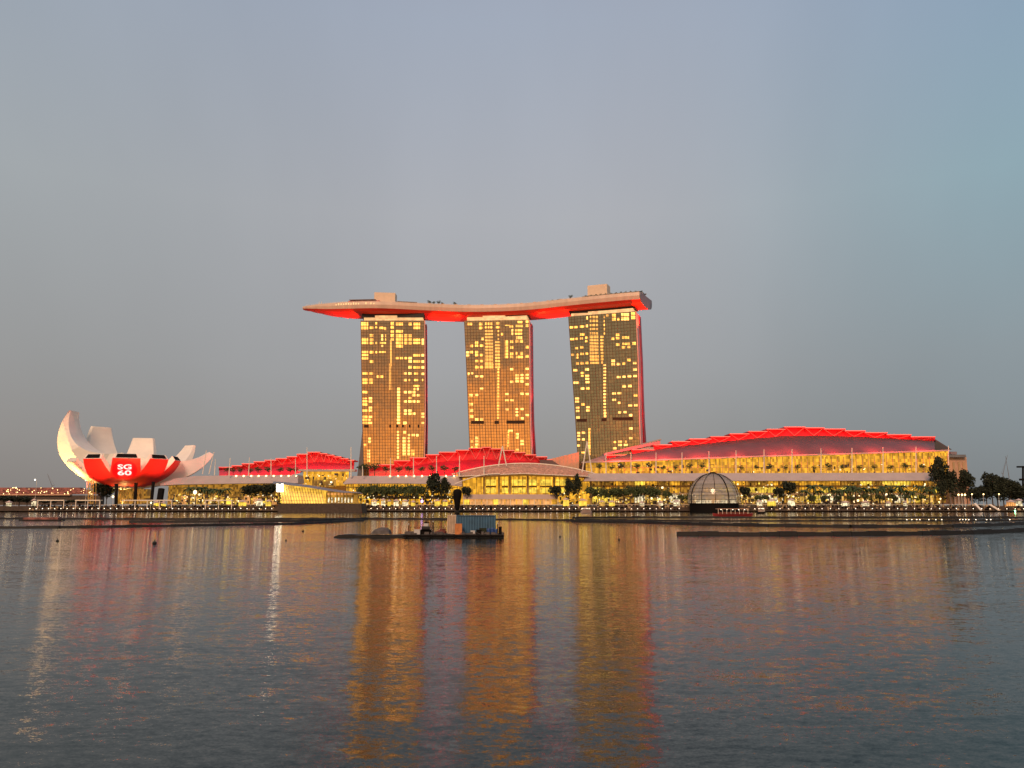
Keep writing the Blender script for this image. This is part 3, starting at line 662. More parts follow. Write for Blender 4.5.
# ------------------------------------------------------------------ malls with stepped red-lit roofs
def mall(label, YF, steps, mid, eave, roofm, lights, lightpow, glass=None, masts=(), hdr=20):
    """steps: [(px0, px1, ytop)], mid(px) lower edge of the clerestory, eave(px) lower edge of the roof"""
    YRg = YF+30
    t = thing('shopping_hall', label, 'building', (xat((steps[0][0]+steps[-1][1])/2, YF), YF, 4.2))
    rf = MB(); cl = MB(); tops = MB(); led = MB(); br = MB()
    for i, (a, b, yt) in enumerate(steps):
        x0 = lambda px, Y, py: at(px, py, Y)
        rings = []
        for k in range(6):
            f = k/5; Y = YF+(YRg-YF)*f
            row = []
            for px in (a, b):
                ye, ym = eave(px), mid(px); zE = zat(ye, YF); zM = zat(ym, YRg)
                z = zE+(zM-zE)*(1-(1-f)**1.35); xx = xat(px, YF+(YRg-YF)*f, ye)
                row.append(Vector((xx, Y, z)))
            rings.append([row[0], row[1], row[1]-Vector((0, 0, .5)), row[0]-Vector((0, 0, .5))])
        rf.loft(rings)
        zt = zat(yt, YRg-4); xa, xb = xat(a, YRg-4, yt), xat(b, YRg-4, yt); xa2, xb2 = xat(a, YRg, yt), xat(b, YRg, yt)
        zm = min(zat(mid(a), YRg), zat(mid(b), YRg))-1
        cl.box(xa2, xb2, YRg, YRg+2, zm, zat(yt, YRg)-.8)
        tops.box(xa-.3, xb+.3, YRg-4, YRg+14, zt-.9, zt)
        led.box(xa-.3, xb+.3, YRg-4.3, YRg-4.02, zt-.55, zt+.15)
        n = 1
        mx = (xa+xb)/2; zz = zat(mid((a+b)/2), YRg)+.2
        br.tube((xa+1, YRg-3.6, zt-1), (mx, YRg-1.2, zz), .22, n=4); br.tube((xb-1, YRg-3.6, zt-1), (mx, YRg-1.2, zz), .22, n=4)
    rf.build('roof', roofm, t); cl.build('clerestory', M['redlit'], t); tops.build('roof_ledge', M['redlit'], t); led.build('light_strip', M['led'], t); br.build('truss', M['ledhot'], t)
    # body behind
    xs0, xs1 = xat(steps[0][0], YF, 470), xat(steps[-1][1], YF, 470)
    bd = MB(); bd.box(xs0, xs1, YF+3, YRg+40, 4.2, zat(max(eave(steps[0][0]), eave(steps[-1][1])), YF)-1.0)
    bd.build('wall', M['shopbeige'], t)
    for (px, pw) in lights:
        ye = eave(px); c = Vector((xat(px, YF-7.5, ye), YF-7.5, zat(ye, YF)+5.0)); tgt = Vector((c.x*1.04, YRg, zat(mid(px), YRg)+2))
        area('red_roof_light', c, tgt, lightpow*pw*.2, RED, 7, 1.0)
    return t, YRg
def interp(pts): return lambda px: (lambda: next((y0+(y1-y0)*(px-x0)/(x1-x0) for (x0, y0), (x1, y1) in zip(pts, pts[1:]) if px <= x1), pts[-1][1]) if px >= pts[0][0] else pts[0][1])()
def steps_from(xs, ys): return [(xs[i], xs[i+1], ys[i]) for i in range(len(ys))]
def mast(par, px, y0, y1, Y, r=.45, m='mast', dx=0):
    MB().tube(at(px, y1, Y), at(px+dx, y0, Y), r, r*.6, n=6).build('mast', M[m], par)

# --- left hall
s1 = steps_from([219,232,242,254,265,276,287,297,308,320,327,334,341,348,354], [467,465.5,463.5,461.5,460,458.3,456.5,454,452,453.4,455,456.6,458.4,460])
m1, yr = mall('left shopping hall with stepped red-lit roof climbing to its right end', 668, s1, interp([(219,469.5),(260,467),(300,463),(320,462),(354,464.5)]), interp([(219,475.5),(295,475.5),(299,470.2),(354,470.2)]),
    M['redlit'], [(226,.6),(240,.8),(254,.8),(268,1),(282,1),(296,1.1),(308,1.1),(320,1.1),(332,1),(345,.9)], 15000)
MB().pbox(298, 355, 469.2, 471.4, 660, 8).build('eave', M['canopy'], m1)
MB().pbox(303, 348, 471.4, 485.5, 664, 3).build('glass_wall', M['hall'], m1)
MB().pbox(312, 336, 480, 487, 662, 1.6).build('glass_wall', M['hall2'], m1)
cv = MB()
ring = []
for px, yt, yb in ((160,483.5,485.5),(175,478.5,484.6),(195,475.9,484.2),(230,475.4,483.6),(270,475.2,483.2),(298,475.0,483)):
    a = at(px, yt, 640); b = at(px, yb, 632); ring.append([b, a, a+Vector((0, 16, 0)), b+Vector((0, 20, 0))])
cv.loft(ring); cv.build('canopy', M['canopy'], m1)
MB().pbox(168, 284, 484, 504.5, 645, 3).build('glass_wall', M['hall2'], m1)
for px in seq(236, 296, 7.5): MB().pbox(px-.6, px+.6, 475.2, 476.6, 638.5, 1).build('canopy_lamp', M['lampyel'], m1)
for px, y0, dx in ((229,458,1.2),(248.5,458,1),(271,458,0),(295.5,459,0),(307,447.5,0)): mast(m1, px, y0, 476, 636, .45, dx=dx)
for px, y0, y1, dx in ((202.5,450,474,4),(209,452,474,5),(214.5,459,475,1)): mast(m1, px, y0, y1, 650, .4, dx=dx)
for i, px in enumerate(seq(172, 280, 9)):
    y = rnd.uniform(496, 500); MB().pbox(px, px+rnd.uniform(4, 7), y, 504.3, 643, 1).build('shop_window', M[rnd.choice(['shopyel', 'shop', 'shoporange', 'shopwhite'] if px > 225 else ['shop', 'shoporange'])], m1)

# --- central hall
s2 = steps_from([369,378,394,410,426,439,456,469,482,491,502,514,525,536,547,552], [467,464.5,460.5,457.5,454.5,452,450,448,447,448.6,450.2,452.2,454.6,456.6,459.5])
m2, yr = mall('central shopping hall, red-lit stepped roof before the middle tower, arched glass canopy', 668, s2, interp([(369,471),(410,466),(440,461.5),(480,459),(530,461),(552,464)]), interp([(369,475.2),(470,475),(552,473)]),
    M['redlit'], [(375,.6),(388,.8),(402,1),(416,1),(430,1),(444,1.1),(458,1.1),(472,1.1),(486,1.1),(500,1.1),(514,1),(528,1),(542,.8)], 15000)
MB().slab([at(552, 460, 690), at(571, 473, 690), at(540, 473, 690), at(540, 460, 690)], (0, 20, 0)).build('roof_slope', M['roofgrey'], m2)
cv = MB(); ring = []
for px0, yt, yb in ((343,483.5,484.2),(350,476,483.6),(400,475.6,483.4),(440,475.6,484),(462,477.5,486.5)):
    a = at(px0, yt, 640); b = at(px0, yb, 632); ring.append([b, a, a+Vector((0, 16, 0)), b+Vector((0, 20, 0))])
cv.loft(ring); cv.build('canopy', M['canopy'], m2)
for px in seq(390, 455, 8): MB().pbox(px-.6, px+.6, 475.2, 476.6, 638.5, 1).build('canopy_lamp', M['lampyel'], m2)
# glass front under canopy and arch
MB().pbox(346, 458, 482, 504.5, 646, 3).build('glass_wall', M['hall'], m2)
fr = MB()
for px in seq(348, 458, 5.2): fr.pbox(px-.3, px+.3, 482, 504, 645.4, .5)
for y in (487, 492.5, 498): fr.pbox(346, 458, y, y+.6, 645.2, .5)
fr.build('window_frame', M['shopbeige'], m2)
MB().pbox(366, 457, 495.5, 499, 640, 4).build('dark_awning', M['stone'], m2)
# arch: latticed glass vault, tan and red
def arc(px, x0, x1, yb, yt): f = (px-x0)/(x1-x0); return yb+(yt-yb)*4*f*(1-f)
vt = MB(); ring = []
N = 16
for k in range(N+1):
    px = 458+k*(588-458)/N
    yt = arc(px, 452, 600, 475.5, 463.8); yb = 473.4+abs(px-523)/65*2.6
    a = at(px, yt, 655); b = at(px, max(yb, yt+.6), 633); m_ = (a+b)/2+Vector((0, -3, 1.2))
    ring.append([b, m_, a, a+Vector((0, 10, -.5)), b+Vector((0, 12, -1.5))])
M['vault'] = mat('tan_vault_lattice', (.50, .27, .19), .6, noise=.4, nscale=.6)
vt.loft(ring); vt.build('vault', M['vault'], m2)
ri = MB()
for k in range(N+1):
    px = 458+k*(588-458)/N; yt = arc(px, 452, 600, 475.5, 463.8); yb = 473.4+abs(px-523)/65*2.6
    ri.tube(at(px, yt, 654)+Vector((0, 0, .4)), at(px-3, max(yb, yt+.6), 632.4), .22, n=4)
for (off, rr) in ((0, .55),):
    pr_ = None
    for k in range(33):
        px = 452+k*(598-452)/32; q = at(px, arc(px, 445, 604, 476.5, 463.4), 653)
        if pr_ is not None: ri.tube(pr_, q, rr, n=5)
        pr_ = q
pr_ = None
for k in range(33):
    px = 455+k*(590-455)/32; q = at(px, 473.6+abs(px-523)/65*2.8, 632)
    if pr_ is not None: ri.tube(pr_, q, .35, n=5)
    pr_ = q
pr_ = None
for k in range(13):     # low second arc on the left
    px = 455+k*(500-455)/12; q = at(px, arc(px, 455, 545, 484, 473.6), 631)
    if pr_ is not None: ri.tube(pr_, q, .4, n=5)
    pr_ = q
ri.build('vault_rib', M['mast'], m2)
MB().pbox(456, 590, 474.5, 504.5, 650, 3).build('glass_wall', M['hall'], m2)
for px0, px1 in ((486,496),(502,508),(512,526),(529,537),(540,552),(556,566)):
    MB().pbox(px0, px1, 479.5, 485.4, 648.6, .6).build('shop_window', M['shopyel'], m2)
    MB().pbox(px0, px1, 488, 493, 648.6, .6).build('shop_window', M['shopyel'], m2)
    MB().pbox(px0, px1, 486, 487.3, 648.4, .4).build('floor_edge', M['dark'], m2)
fr = MB()
for px in seq(472, 588, 4.6): fr.pbox(px-.22, px+.22, 476, 494, 648.2, .5)
for px in (484, 499, 510, 528, 554, 568): fr.pbox(px-.8, px+.8, 475, 494, 647.5, .8)
fr.build('window_frame', M['shopbeige'], m2)
for px, y0, dx in ((362.5,466,0),(390.5,458,0),(413.5,457,0),(436.5,456,0),(459.5,456,0),(484,456,0)): mast(m2, px, y0, 476, 634, .5, dx=dx)
mast(m2, 351, 447, 477, 636, .55, dx=0)
for ax, bx, y0, y1 in ((498.5,506.5,446,466),(582,592,441.5,473)):
    q = at((ax+bx)/2, y0, 640); af = MB(); af.tube(at(ax, y1, 640), q, .5, n=5); af.tube(at(bx, y1, 640), q, .5, n=5); af.build('a_frame_mast', M['mast'], m2)
# promenade shops in front of the centre
ev = thing('market_marquee', 'long low pale marquee with orange lit stalls on the promenade', 'marquee', (xat(510, 622), 622, 4.2))
MB().pbox(463, 558, 494.4, 499.2, 622, 7).build('roof', M['pink_wall'], ev)
for i, px in enumerate(seq(464, 552, 5.9)):
    MB().pbox(px, px+5, 499.4, 504.8, 623.5, 1).build('stall_front', M['shoporange' if (i*7) % 5 else 'shopyel'], ev)
for px in seq(463.5, 558, 11.8): MB().pbox(px-.3, px+.3, 499.2, 505.4, 622.2, .6).build('post', M['mast'], ev)

# --- right hall
s3 = steps_from([605,632,654,672,690,711,730,749,767,785,805,824,845,865,887,911,935], [455,449.3,444.6,441.3,438.8,436.4,433.6,431.2,429,426.8,427.6,428.8,430.6,432.4,434.4,436.6])
m3, yr = mall('right shopping hall, the longest, with a wide red-lit stepped roof over yellow glass', 660, s3, interp([(605,459),(640,452),(672,447),(711,443),(749,439),(785,436),(824,435.6),(865,437),(911,439.4),(935,441)]), interp([(605,460.4),(680,458),(760,455.2),(850,452.6),(935,449.6)]),
    M['roofgrey'], [(618,1.7),(642,1.7),(664,1.3),(684,.15),(700,1.2),(718,.3),(738,.9),(757,.2),(776,.9),(796,.9),(815,.15),(836,.8),(856,.2),(877,.9),(898,.3),(922,1.2)], 80000)
MB().slab([at(935, 439, 690), at(952, 449.6, 690), at(930, 449.6, 690)], (0, 20, 0)).build('roof_slope', M['roofgrey'], m3)
MB().slab([at(584, 462, 660), at(606, 461.6, 660), at(606, 454.4, 688), at(598, 457.5, 680)], (0, 3, 0)).build('roof_slope', M['grey_metal'], m3)
MB().slab([at(604, 455.3, 688), at(632, 449.6, 688), at(660, 443.5, 688), at(660, 440.8, 688), at(632, 446.6, 688), at(604, 453.4, 688)], (0, 18, 0)).build('roof_slope', M['grey_metal'], m3)
ea = MB(); ring = []
for px, y in ((582,461.6),(605,461.0),(680,458.4),(760,455.6),(850,453),(950,449.6)):
    a = at(px, y, 657); b = at(px, y+1.3, 657); ring.append([b, a, a+Vector((0, 6, 0)), b+Vector((0, 6, 0))])
ea.loft(ring); ea.build('eave', M['canopy'], m3)
gw = MB(); ring = []
for px, y in ((586,462.8),(680,459.8),(760,457),(850,454.2),(948,451)):
    a = at(px, y, 661); b = at(px, 473.4, 661); ring.append([b, a, a+Vector((0, 1.5, 0)), b+Vector((0, 1.5, 0))])
gw.loft(ring); gw.build('glass_wall', M['hall'], m3)
fr = MB()
for px in seq(588, 948, 6.1): fr.pbox(px-.22, px+.22, 462.5 if px < 680 else 457 if px < 850 else 453, 473.5, 660.3, .5)
for y in (467.2,): fr.pbox(586, 948, y, y+.35, 660.2, .5)
fr.build('window_frame', M['shopbeige'], m3)
for px in (606,631,656,682,709,736,764,792,821,852,883,916,948.5): mast(m3, px, interp([(600,452.5),(680,452.5),(760,449.5),(850,448),(950,446)])(px), 474, 652, .5)
cv = MB(); ring = []
for px, yt, yb in ((583.5,480.6,481.2),(588,473.4,481.0),(700,473.2,480.8),(850,472.9,480.6),(935,472.6,480.4)):
    a = at(px, yt, 640); b = at(px, yb, 632); ring.append([b, a, a+Vector((0, 16, 0)), b+Vector((0, 20, 0))])
cv.loft(ring); cv.build('canopy', M['canopy'], m3)
MB().pbox(590, 940, 480, 505, 648, 4).build('lower_wall', M['shopbeige'], m3)
px = 592; i = 0
while px < 936:
    wd = rnd.choice([8, 10, 11, 12]); 
    MB().pbox(px, px+wd-1.2, 481.4, 485.2, 646.6, .8).build('shop_window', M[rnd.choice(['shopyel', 'hall', 'hall', 'hall2'])], m3)
    MB().pbox(px, px+wd-1.2, 487.4, 492.6, 646.6, .8).build('shop_window', M[rnd.choice(['hall2', 'hall', 'hall', 'shopyel'])], m3)
    MB().pbox(px, px+wd-1.2, 495.2, 502.6, 646.6, .8).build('shop_window', M[rnd.choice(['shop', 'shop', 'shopyel', 'hall2', 'shopwhite'])], m3)
    px += wd
fr = MB()
for px in seq(591, 938, 3.1): fr.pbox(px-.15, px+.15, 481, 503, 646.0, .4)
fr.build('window_frame', M['shopbeige'], m3)
MB().pbox(590, 940, 493, 494.6, 640, 7).build('floor_ledge', M['shopbeige'], m3)

def clutter(par, px0, px1, Y, n, y0, y1, skip=()):
    sets = {k: MB() for k in ('shopyel', 'lampsoft', 'shopwhite', 'shoporange')}; dk_ = MB()
    for i in range(n):
        px = rnd.uniform(px0, px1); y = rnd.uniform(y0, y1); w_ = rnd.choice([.35, .5, .8, 1.3])*rnd.uniform(.7, 1.3); h_ = rnd.choice([.3, .5, .9, 1.4]); yy = Y+rnd.uniform(-3, 3); x = xat(px, yy); z = max(4.5, zat(y, yy))
        if rnd.random() < .42: dk_.box(x-w_, x+w_, yy, yy+.6, max(4.2, z-h_*1.6), z+h_*.3)
        else: sets[rnd.choice(['shopyel', 'shopyel', 'lampsoft', 'shopwhite', 'shoporange'])].box(x-w_*.5, x+w_*.5, yy, yy+.4, z-h_*.5, z+h_*.5)
    for k, mb in sets.items(): tag(mb.build('shop_lights', M[k], par), kind='stuff')
    tag(dk_.build('shop_fittings', M['stone'], par), kind='stuff')
M['lampsoft'] = emit('small_lamp', (1.0, .78, .40), 3.0)
clutter(m1, 170, 284, 634, 260, 494, 504); clutter(m2, 348, 460, 638, 330, 488, 504.5); clutter(m2, 558, 588, 632, 70, 492, 504); clutter(m3, 590, 940, 636, 800, 494, 504.5); clutter(m3, 592, 936, 642, 200, 483, 493); clutter(m3, 604, 946, 657, 90, 464, 472.5); clutter(m1, 304, 347, 661, 60, 473, 485)
M['person'] = M['stone']
rg = random.Random(21); pf = MB(); pf2 = MB()
for i in range(900):
    px = rg.uniform(30, 1024); lvl = rg.choice([(597.5, 1.25), (603.6, 2.6), (606.6, 3.5), (610.5, 4.3)]); x = xat(px, lvl[0]); w_ = rg.uniform(.15, .9)
    if 275 < px < 366: continue
    (pf if rg.random() < .6 else pf2).box(x-w_, x+w_, lvl[0], lvl[0]+.5, lvl[1], lvl[1]+rg.uniform(.4, 1.7))
tag(pf.build('promenade_seating', M['black']), 'dark benches, rails and planters scattered along the promenade steps', 'seating', kind='stuff')
tag(pf2.build('promenade_planters', M['shopbeige']), 'pale low walls and planters scattered along the promenade steps', 'planters', kind='stuff')
# link block behind, between towers, and tan wedge
wg = thing('tan_atrium', 'tan sloping atrium block between the middle and right towers', 'building', (xat(565, 700), 700, 4.2))
MB().slab([at(530, 480, 700), at(579, 480, 700), at(579, 452, 700), at(548, 459.5, 700), at(530, 464, 700)], (0, 25, 0)).build('wall', M['tan'], wg)
rb = MB()
for k in range(12): rb.tube(at(532+k*4, 478, 699.6), at(532+k*4, 463.5-k*.95, 699.6), .2, n=4)
rb.build('rib', M['pink_wall'], wg)
lb = thing('low_roof_block', 'small pinkish roof block behind the right hall beside the right tower foot', 'building', (xat(650, 720), 720, 4.2))
MB().slab([at(640, 455, 716), at(661, 450, 716), at(660, 439.5, 716), at(642, 444.5, 716)], (0, 22, 0)).build('wall', M['pink_wall'], lb)
MB().slab([at(641, 445.2, 714), at(661.5, 440, 714), at(661, 438.6, 714), at(641, 443.8, 714)], (0, 26, 0)).build('roof', M['canopy'], lb)

# right end block
eb = thing('tan_end_block', 'tan flat-topped block at the right end of the long hall', 'building', (xat(958, 665), 665, 4.2))
MB().pbox(949, 968.5, 456.5, 504, 665, 25).build('wall', M['tan'], eb)
MB().pbox(947.5, 966, 454.6, 457.2, 662, 26).build('roof', M['grey_metal'], eb)
for x0 in (953, 958.5, 963): MB().pbox(x0, x0+2, 462, 472, 664.5, .4).build('window', M['shopbeige'], eb)
MB().pbox(951, 957, 451.6, 454.4, 672, 5).build('roof_plant', M['grey_metal'], eb)
pb = thing('porch_building', 'low pale porch with columns and posts under the dark trees at right', 'building', (xat(955, 628), 628, 4.2))
MB().pbox(949, 966, 484, 486.4, 626, 12).build('roof', M['pink_wall'], pb)
MB().pbox(951, 964, 488.5, 504, 632, 5).build('wall', M['tan'], pb)
for x0 in (950, 954.3, 958.6, 963): MB().pbox(x0, x0+.9, 486.4, 504.6, 627, .8).build('column', M['pink_wall'], pb)
MB().pbox(952.5, 956.5, 488.5, 493, 630.8, .6).build('window', M['dark'], pb)

# ------------------------------------------------------------------ crystal pavilion on the water
pv = thing('glass_pavilion', 'faceted yellow-lit glass pavilion on a dark plinth at the water edge', 'pavilion', (xat(318, 578), 578, 0))
MB().slab([at(278, 512.2, 575), at(362, 512.2, 575), at(361, 503.4, 575), at(278, 503.4, 575)], (0, 20, 0)).build('plinth', M['stone'], pv)
MB().slab([at(282, 503.3, 577), at(325, 503.3, 577), at(322, 489.5, 579), at(283, 484.5, 580), at(279.5, 486, 580)], (0, 16, 0)).build('glass_wall', M['brass'], pv)
sl = MB()
for k in range(16):
    f = k/15; a = at(284+f*40, 503.2, 576.4); b = at(280+f*41, 485+f*4.8, 579.0); sl.tube(a, b, .22, n=4)
for y in (488.5, 492, 496, 500): sl.tube(at(281.5, y, 577.2), at(324, min(503, y+1), 577.0), .12, n=4)
sl.build('slat', M['shopbeige'], pv)
MB().pbox(326, 356, 491.5, 503.2, 582, 8).build('glass_wall', M['hall2'], pv)
for i, x0 in enumerate(seq(328, 354, 3.3)):
    MB().pbox(x0, x0+1.3, 497.6, 502.6, 580.6, .5).build('window', M['shopwhite'], pv); MB().pbox(x0-.6, x0+1.6, 492.8, 495, 580.6, .5).build('window', M['shoporange'], pv)
rf = MB(); ring = []
for px, yt, yb in ((273,481.4,483.6),(285,482,484.6),(305,484.6,486.9),(325,488,490.4),(342,490.6,492.6),(357,491.8,493)):
    a = at(px, yt, 584); b = at(px, yb, 572); ring.append([b, a, a+Vector((0, 12, 0)), b+Vector((0, 24, -.4))])
rf.loft(ring); rf.build('roof', M['grey_metal'], pv)
sg = MB().slab([at(276.4, 491.8, 574), at(283, 491.8, 574), at(283, 483.6, 574), at(281.4, 483.6, 574), at(279.8, 485.6, 574), at(278, 483.6, 574), at(276.4, 483.6, 574)], (0, .8, 0)).build('sign_panel', M['panelwhite'], pv)
MB().tube(at(279.6, 503, 574.6), at(279.6, 491.6, 574.6), .3).build('sign_post', M['black'], pv)
MB().pbox(268, 280, 512.2, 512.9, 571, 4).build('landing_light', M['shopyel'], pv)

# ------------------------------------------------------------------ glass dome on the water
dY = 572; dcn = at(714, 505, dY); rD = abs(xat(740, dY, 500)-xat(687.5, dY, 500))/2
dcn = Vector((xat(713.8, dY+0, 500), dY+rD, 0)); sc_ = (dY+rD)/dY; rD *= 1.02; dcn.x *= sc_
dome = thing('glass_dome', 'round glass dome pavilion floating beside the promenade on a black drum', 'dome', (dcn.x, dcn.y, 0))
z0 = zat(503.2, dcn.y); ztop = zat(473.2, dcn.y)
cz = ztop-rD*1.04
MB().lathe(dcn, [(rD*.92, 0), (rD*.92, z0)], 40).build('drum', M['black'], dome)
def dpt(u, az, r=rD): return dcn+Vector((r*math.sin(u)*math.cos(az), r*math.sin(u)*math.sin(az), 0))+Vector((0, 0, cz+r*1.04*math.cos(u)))
ulow = math.acos(max(-1, (z0-cz)/(rD*1.04)))
gm = bpy.data.materials.new('dome_glass'); gm.use_nodes = True; nt_ = gm.node_tree; nt_.nodes.remove(nt_.nodes['Principled BSDF'])
tr = nt_.nodes.new('ShaderNodeBsdfTransparent'); tr.inputs[0].default_value = (.88, .86, .82, 1); gl = nt_.nodes.new('ShaderNodeBsdfGlossy'); gl.inputs['Roughness'].default_value = .12; gl.inputs[0].default_value = (.8, .8, .8, 1)
mx = nt_.nodes.new('ShaderNodeMixShader'); mx.inputs[0].default_value = .16; nt_.links.new(tr.outputs[0], mx.inputs[1]); nt_.links.new(gl.outputs[0], mx.inputs[2]); df = nt_.nodes.new('ShaderNodeBsdfDiffuse'); df.inputs[0].default_value = (.80, .75, .68, 1); m3_ = nt_.nodes.new('ShaderNodeMixShader'); m3_.inputs[0].default_value = .36; nt_.links.new(mx.outputs[0], m3_.inputs[1]); nt_.links.new(df.outputs[0], m3_.inputs[2]); nt_.links.new(m3_.outputs[0], nt_.nodes['Material Output'].inputs[0])
gs = MB(); gs.loft([[dpt(.03+(ulow-.03)*k/14, 2*math.pi*i/32, rD*.985) for i in range(32)] for k in range(15)], caps=False); gs.build('glass_shell', gm, dome, smooth=True)
rbm = MB()
for i in range(12):
    az = 2*math.pi*i/12+.33
    for k in range(12): rbm.tube(dpt(ulow*k/12, az), dpt(ulow*(k+1)/12, az),   .2 if i % 3 else .42, n=4)
for k in range(2, 12):
    u = ulow*k/12
    for i in range(32): rbm.tube(dpt(u, 2*math.pi*i/32), dpt(u, 2*math.pi*(i+1)/32), .08, n=4)
rbm.build('rib', M['black'], dome)
bm_ = MB()
for k in range(3, 22):
    u = ulow*k/22
    for i in range(32): bm_.tube(dpt(u, 2*math.pi*i/32), dpt(u, 2*math.pi*(i+1)/32), .11, n=4)
bm_.build('band', M['grey_metal'], dome)
MB().lathe(dcn+Vector((0, 0, ztop-.6)), [(2.6, 0), (2.2, 1.3), (.5, 1.6)], 12).build('cap', M['black'], dome)
MB().lathe(dcn+Vector((0, 0, zat(484, dcn.y))), [(rD*.62, 0), (rD*.66, .8), (rD*.5, 4.2), (rD*.42, 5)], 24).build('ceiling_cone', M['canopy'], dome)
MB().lathe(dcn+Vector((0, 0, zat(478.6, dcn.y))), [(rD*.36, 0), (rD*.36, .6), (.2, .7)], 20).build('ceiling_ring', M['shopwhite'], dome)
MB().lathe(dcn+Vector((0, 0, z0)), [(rD*.3, 0), (rD*.3, 7)], 16).build('inner_wall', M['hall2'], dome)
tb = MB()
for k in range(22):
    az = k*2.39996; rr = rD*(.35+.5*((k*.618) % 1)); q = dcn+Vector((rr*math.cos(az), rr*math.sin(az), z0)); tb.box(q.x-.8, q.x+.8, q.y-.6, q.y+.6, q.z, q.z+2.2)
tb.build('display_tables', M['shopwhite'], dome)

# ------------------------------------------------------------------ trees and plants
def leaf_cloud(mb, c, rx, ry, rz, n, size, rg, lumps=6):
    L_ = []
    for i in range(lumps):
        az = 2*math.pi*i/lumps+rg.uniform(-.4, .4); rr = rg.uniform(.3, .72); L_.append((Vector((rr*math.cos(az), rr*math.sin(az), rg.uniform(-.45, .5))), rg.uniform(.38, .6)))
    L_.append((Vector((0, 0, .35)), .55))
    for i in range(n):
        cc, lr = rg.choice(L_); d = Vector((rg.gauss(0, 1), rg.gauss(0, 1), rg.gauss(0, 1))).normalized()*lr*rg.uniform(.55, 1.0)
        q = cc+d; p = Vector(c)+Vector((q.x*rx, q.y*ry, q.z*rz)); s = size*rg.uniform(.6, 1.3)
        a = Vector((rg.gauss(0, 1), rg.gauss(0, 1), rg.gauss(0, .6))).normalized(); b = a.orthogonal().normalized(); b = (b*math.cos(i)+a.cross(b)*math.sin(i))
        mb.add([p-a*s, p-b*s*.6, p+a*s, p+b*s*.6], [(0, 1, 2, 3)])
def make_tree(name, label, leafm, hh, rx, rz, n, size, seed, trunk=.3, group=None, nl=6):
    rg = random.Random(seed); t = thing(name, label, 'tree', (0, 0, 0), group)
    tk = MB(); zc = hh-rz*.85; tk.tube((0, 0, -.3), (0, 0, zc*.6), trunk, trunk*.7, n=6)
    for i in range(5):
        az = i*1.26+.4; tk.tube((0, 0, zc*.55), (rx*.5*math.cos(az), rx*.5*math.sin(az), zc+rz*.2*math.sin(i*2)), trunk*.55, trunk*.2, n=5)
    tk.build('trunk', M['bark'], t); cr = MB(); leaf_cloud(cr, (0, 0, zc), rx, rx, rz, n, size, rg, nl); cr.build('crown', leafm, t)
    return t
def make_palm(hh, seed):
    rg = random.Random(seed); t = thing('palm_tree', 'x', 'palm tree'); tk = MB(); tk.tube((0, 0, -.3), (.2, 0, hh), .24, .16, n=6); tk.build('trunk', M['bark'], t)
    cr = MB()
    for i in range(13):
        az = i*2.4+rg.uniform(-.2, .2); l = rg.uniform(2.6, 3.8); up = rg.uniform(.2, 1.1); prev = None
        for k in range(6):
            f = k/5; r_ = l*f; z = hh+up*2.2*f-3.2*f*f*(1.2-up*.5); wv = .42*math.sin(math.pi*(f*.85+.15))+.05; s_ = Vector((-math.sin(az), math.cos(az), 0))*wv
            c_ = Vector((.2+r_*math.cos(az), r_*math.sin(az), z)); cur = (c_-s_-Vector((0, 0, .3)), c_, c_+s_-Vector((0, 0, .3)))
            if prev: cr.quad(prev[0], prev[1], cur[1], cur[0]); cr.quad(prev[1], prev[2], cur[2], cur[1])
            prev = cur
    cr.build('crown', M['palmleaf'], t); return t
def place(proto, used, px, ybase_z, Y, h_m, href, label, group=None, wide=1.0, rz=None, top=None):
    """first use moves the prototype itself"""
    s = h_m/href; rz = rnd.uniform(0, 6.28) if rz is None else rz; loc = (xat(px, Y, 495), Y, ybase_z); scl = (s*wide, s*wide, s)
    if not used[0]:
        used[0] = True; proto.location = loc; proto.rotation_euler = (0, 0, rz); proto.scale = scl; proto['label'] = label
        if group: proto['group'] = group
        return proto
    return dup(proto, loc, label, scl, rz, group)
def hof(ytop, Y, zb): return zat(ytop, Y)-zb
tA = make_tree('round_tree', 'x', M['leafdark'], 10, 5.0, 4.0, 800, .62, 1, .3); uA = [False]
tB = make_tree('broad_tree', 'x', M['leaf'], 10, 5.0, 3.4, 460, .62, 2, .28); uB = [False]
tC = make_tree('tall_tree', 'x', M['leafdark'], 18, 6.4, 7.8, 1500, .8, 3, .45, nl=9); uC = [False]
tS = make_tree('terrace_tree', 'x', M['leaf'], 8, 3.6, 2.9, 170, .5, 4, .2, nl=5); uS = [False]
pA = make_palm(8.5, 5); uP = [False]
pB = make_palm(7.0, 9); uQ = [False]
GZ = 4.3
# singled-out trees
def single(proto, u, px, ytop, Y, href, label, wide=1.0, zb=GZ): return place(proto, u, px, zb, Y, hof(ytop, Y, zb), href, label, wide=wide)
single(tA, uA, 251, 484.5, 618, 10, 'dark round tree, left of the pair beside the glass pavilion', 1.0)
single(tA, uA, 267.5, 483.5, 618, 10, 'dark round tree touching the left side of the glass pavilion', .9)
single(tC, uC, 433.5, 473.5, 620, 18, 'tallest green tree before the central hall, left of its twin', .72)
single(tC, uC, 444, 478, 622, 18, 'green tree close behind the black pillar, right of its taller twin', .62)
single(tA, uA, 467, 486.5, 622, 10, 'small dark tree just right of the black pillar', .62)
single(tA, uA, 556, 485.5, 620, 10, 'small dark tree left of the pair before the tan atrium', .7)
single(tC, uC, 569, 479, 619, 18, 'dark twin-crowned tree at the right end of the central hall', .55)
single(tC, uC, 577, 474.5, 624, 18, 'tallest dark tree at the gap between central and right halls', .42)
single(tA, uA, 745.5, 486.5, 618, 10, 'dark upright tree just right of the glass dome', .62)
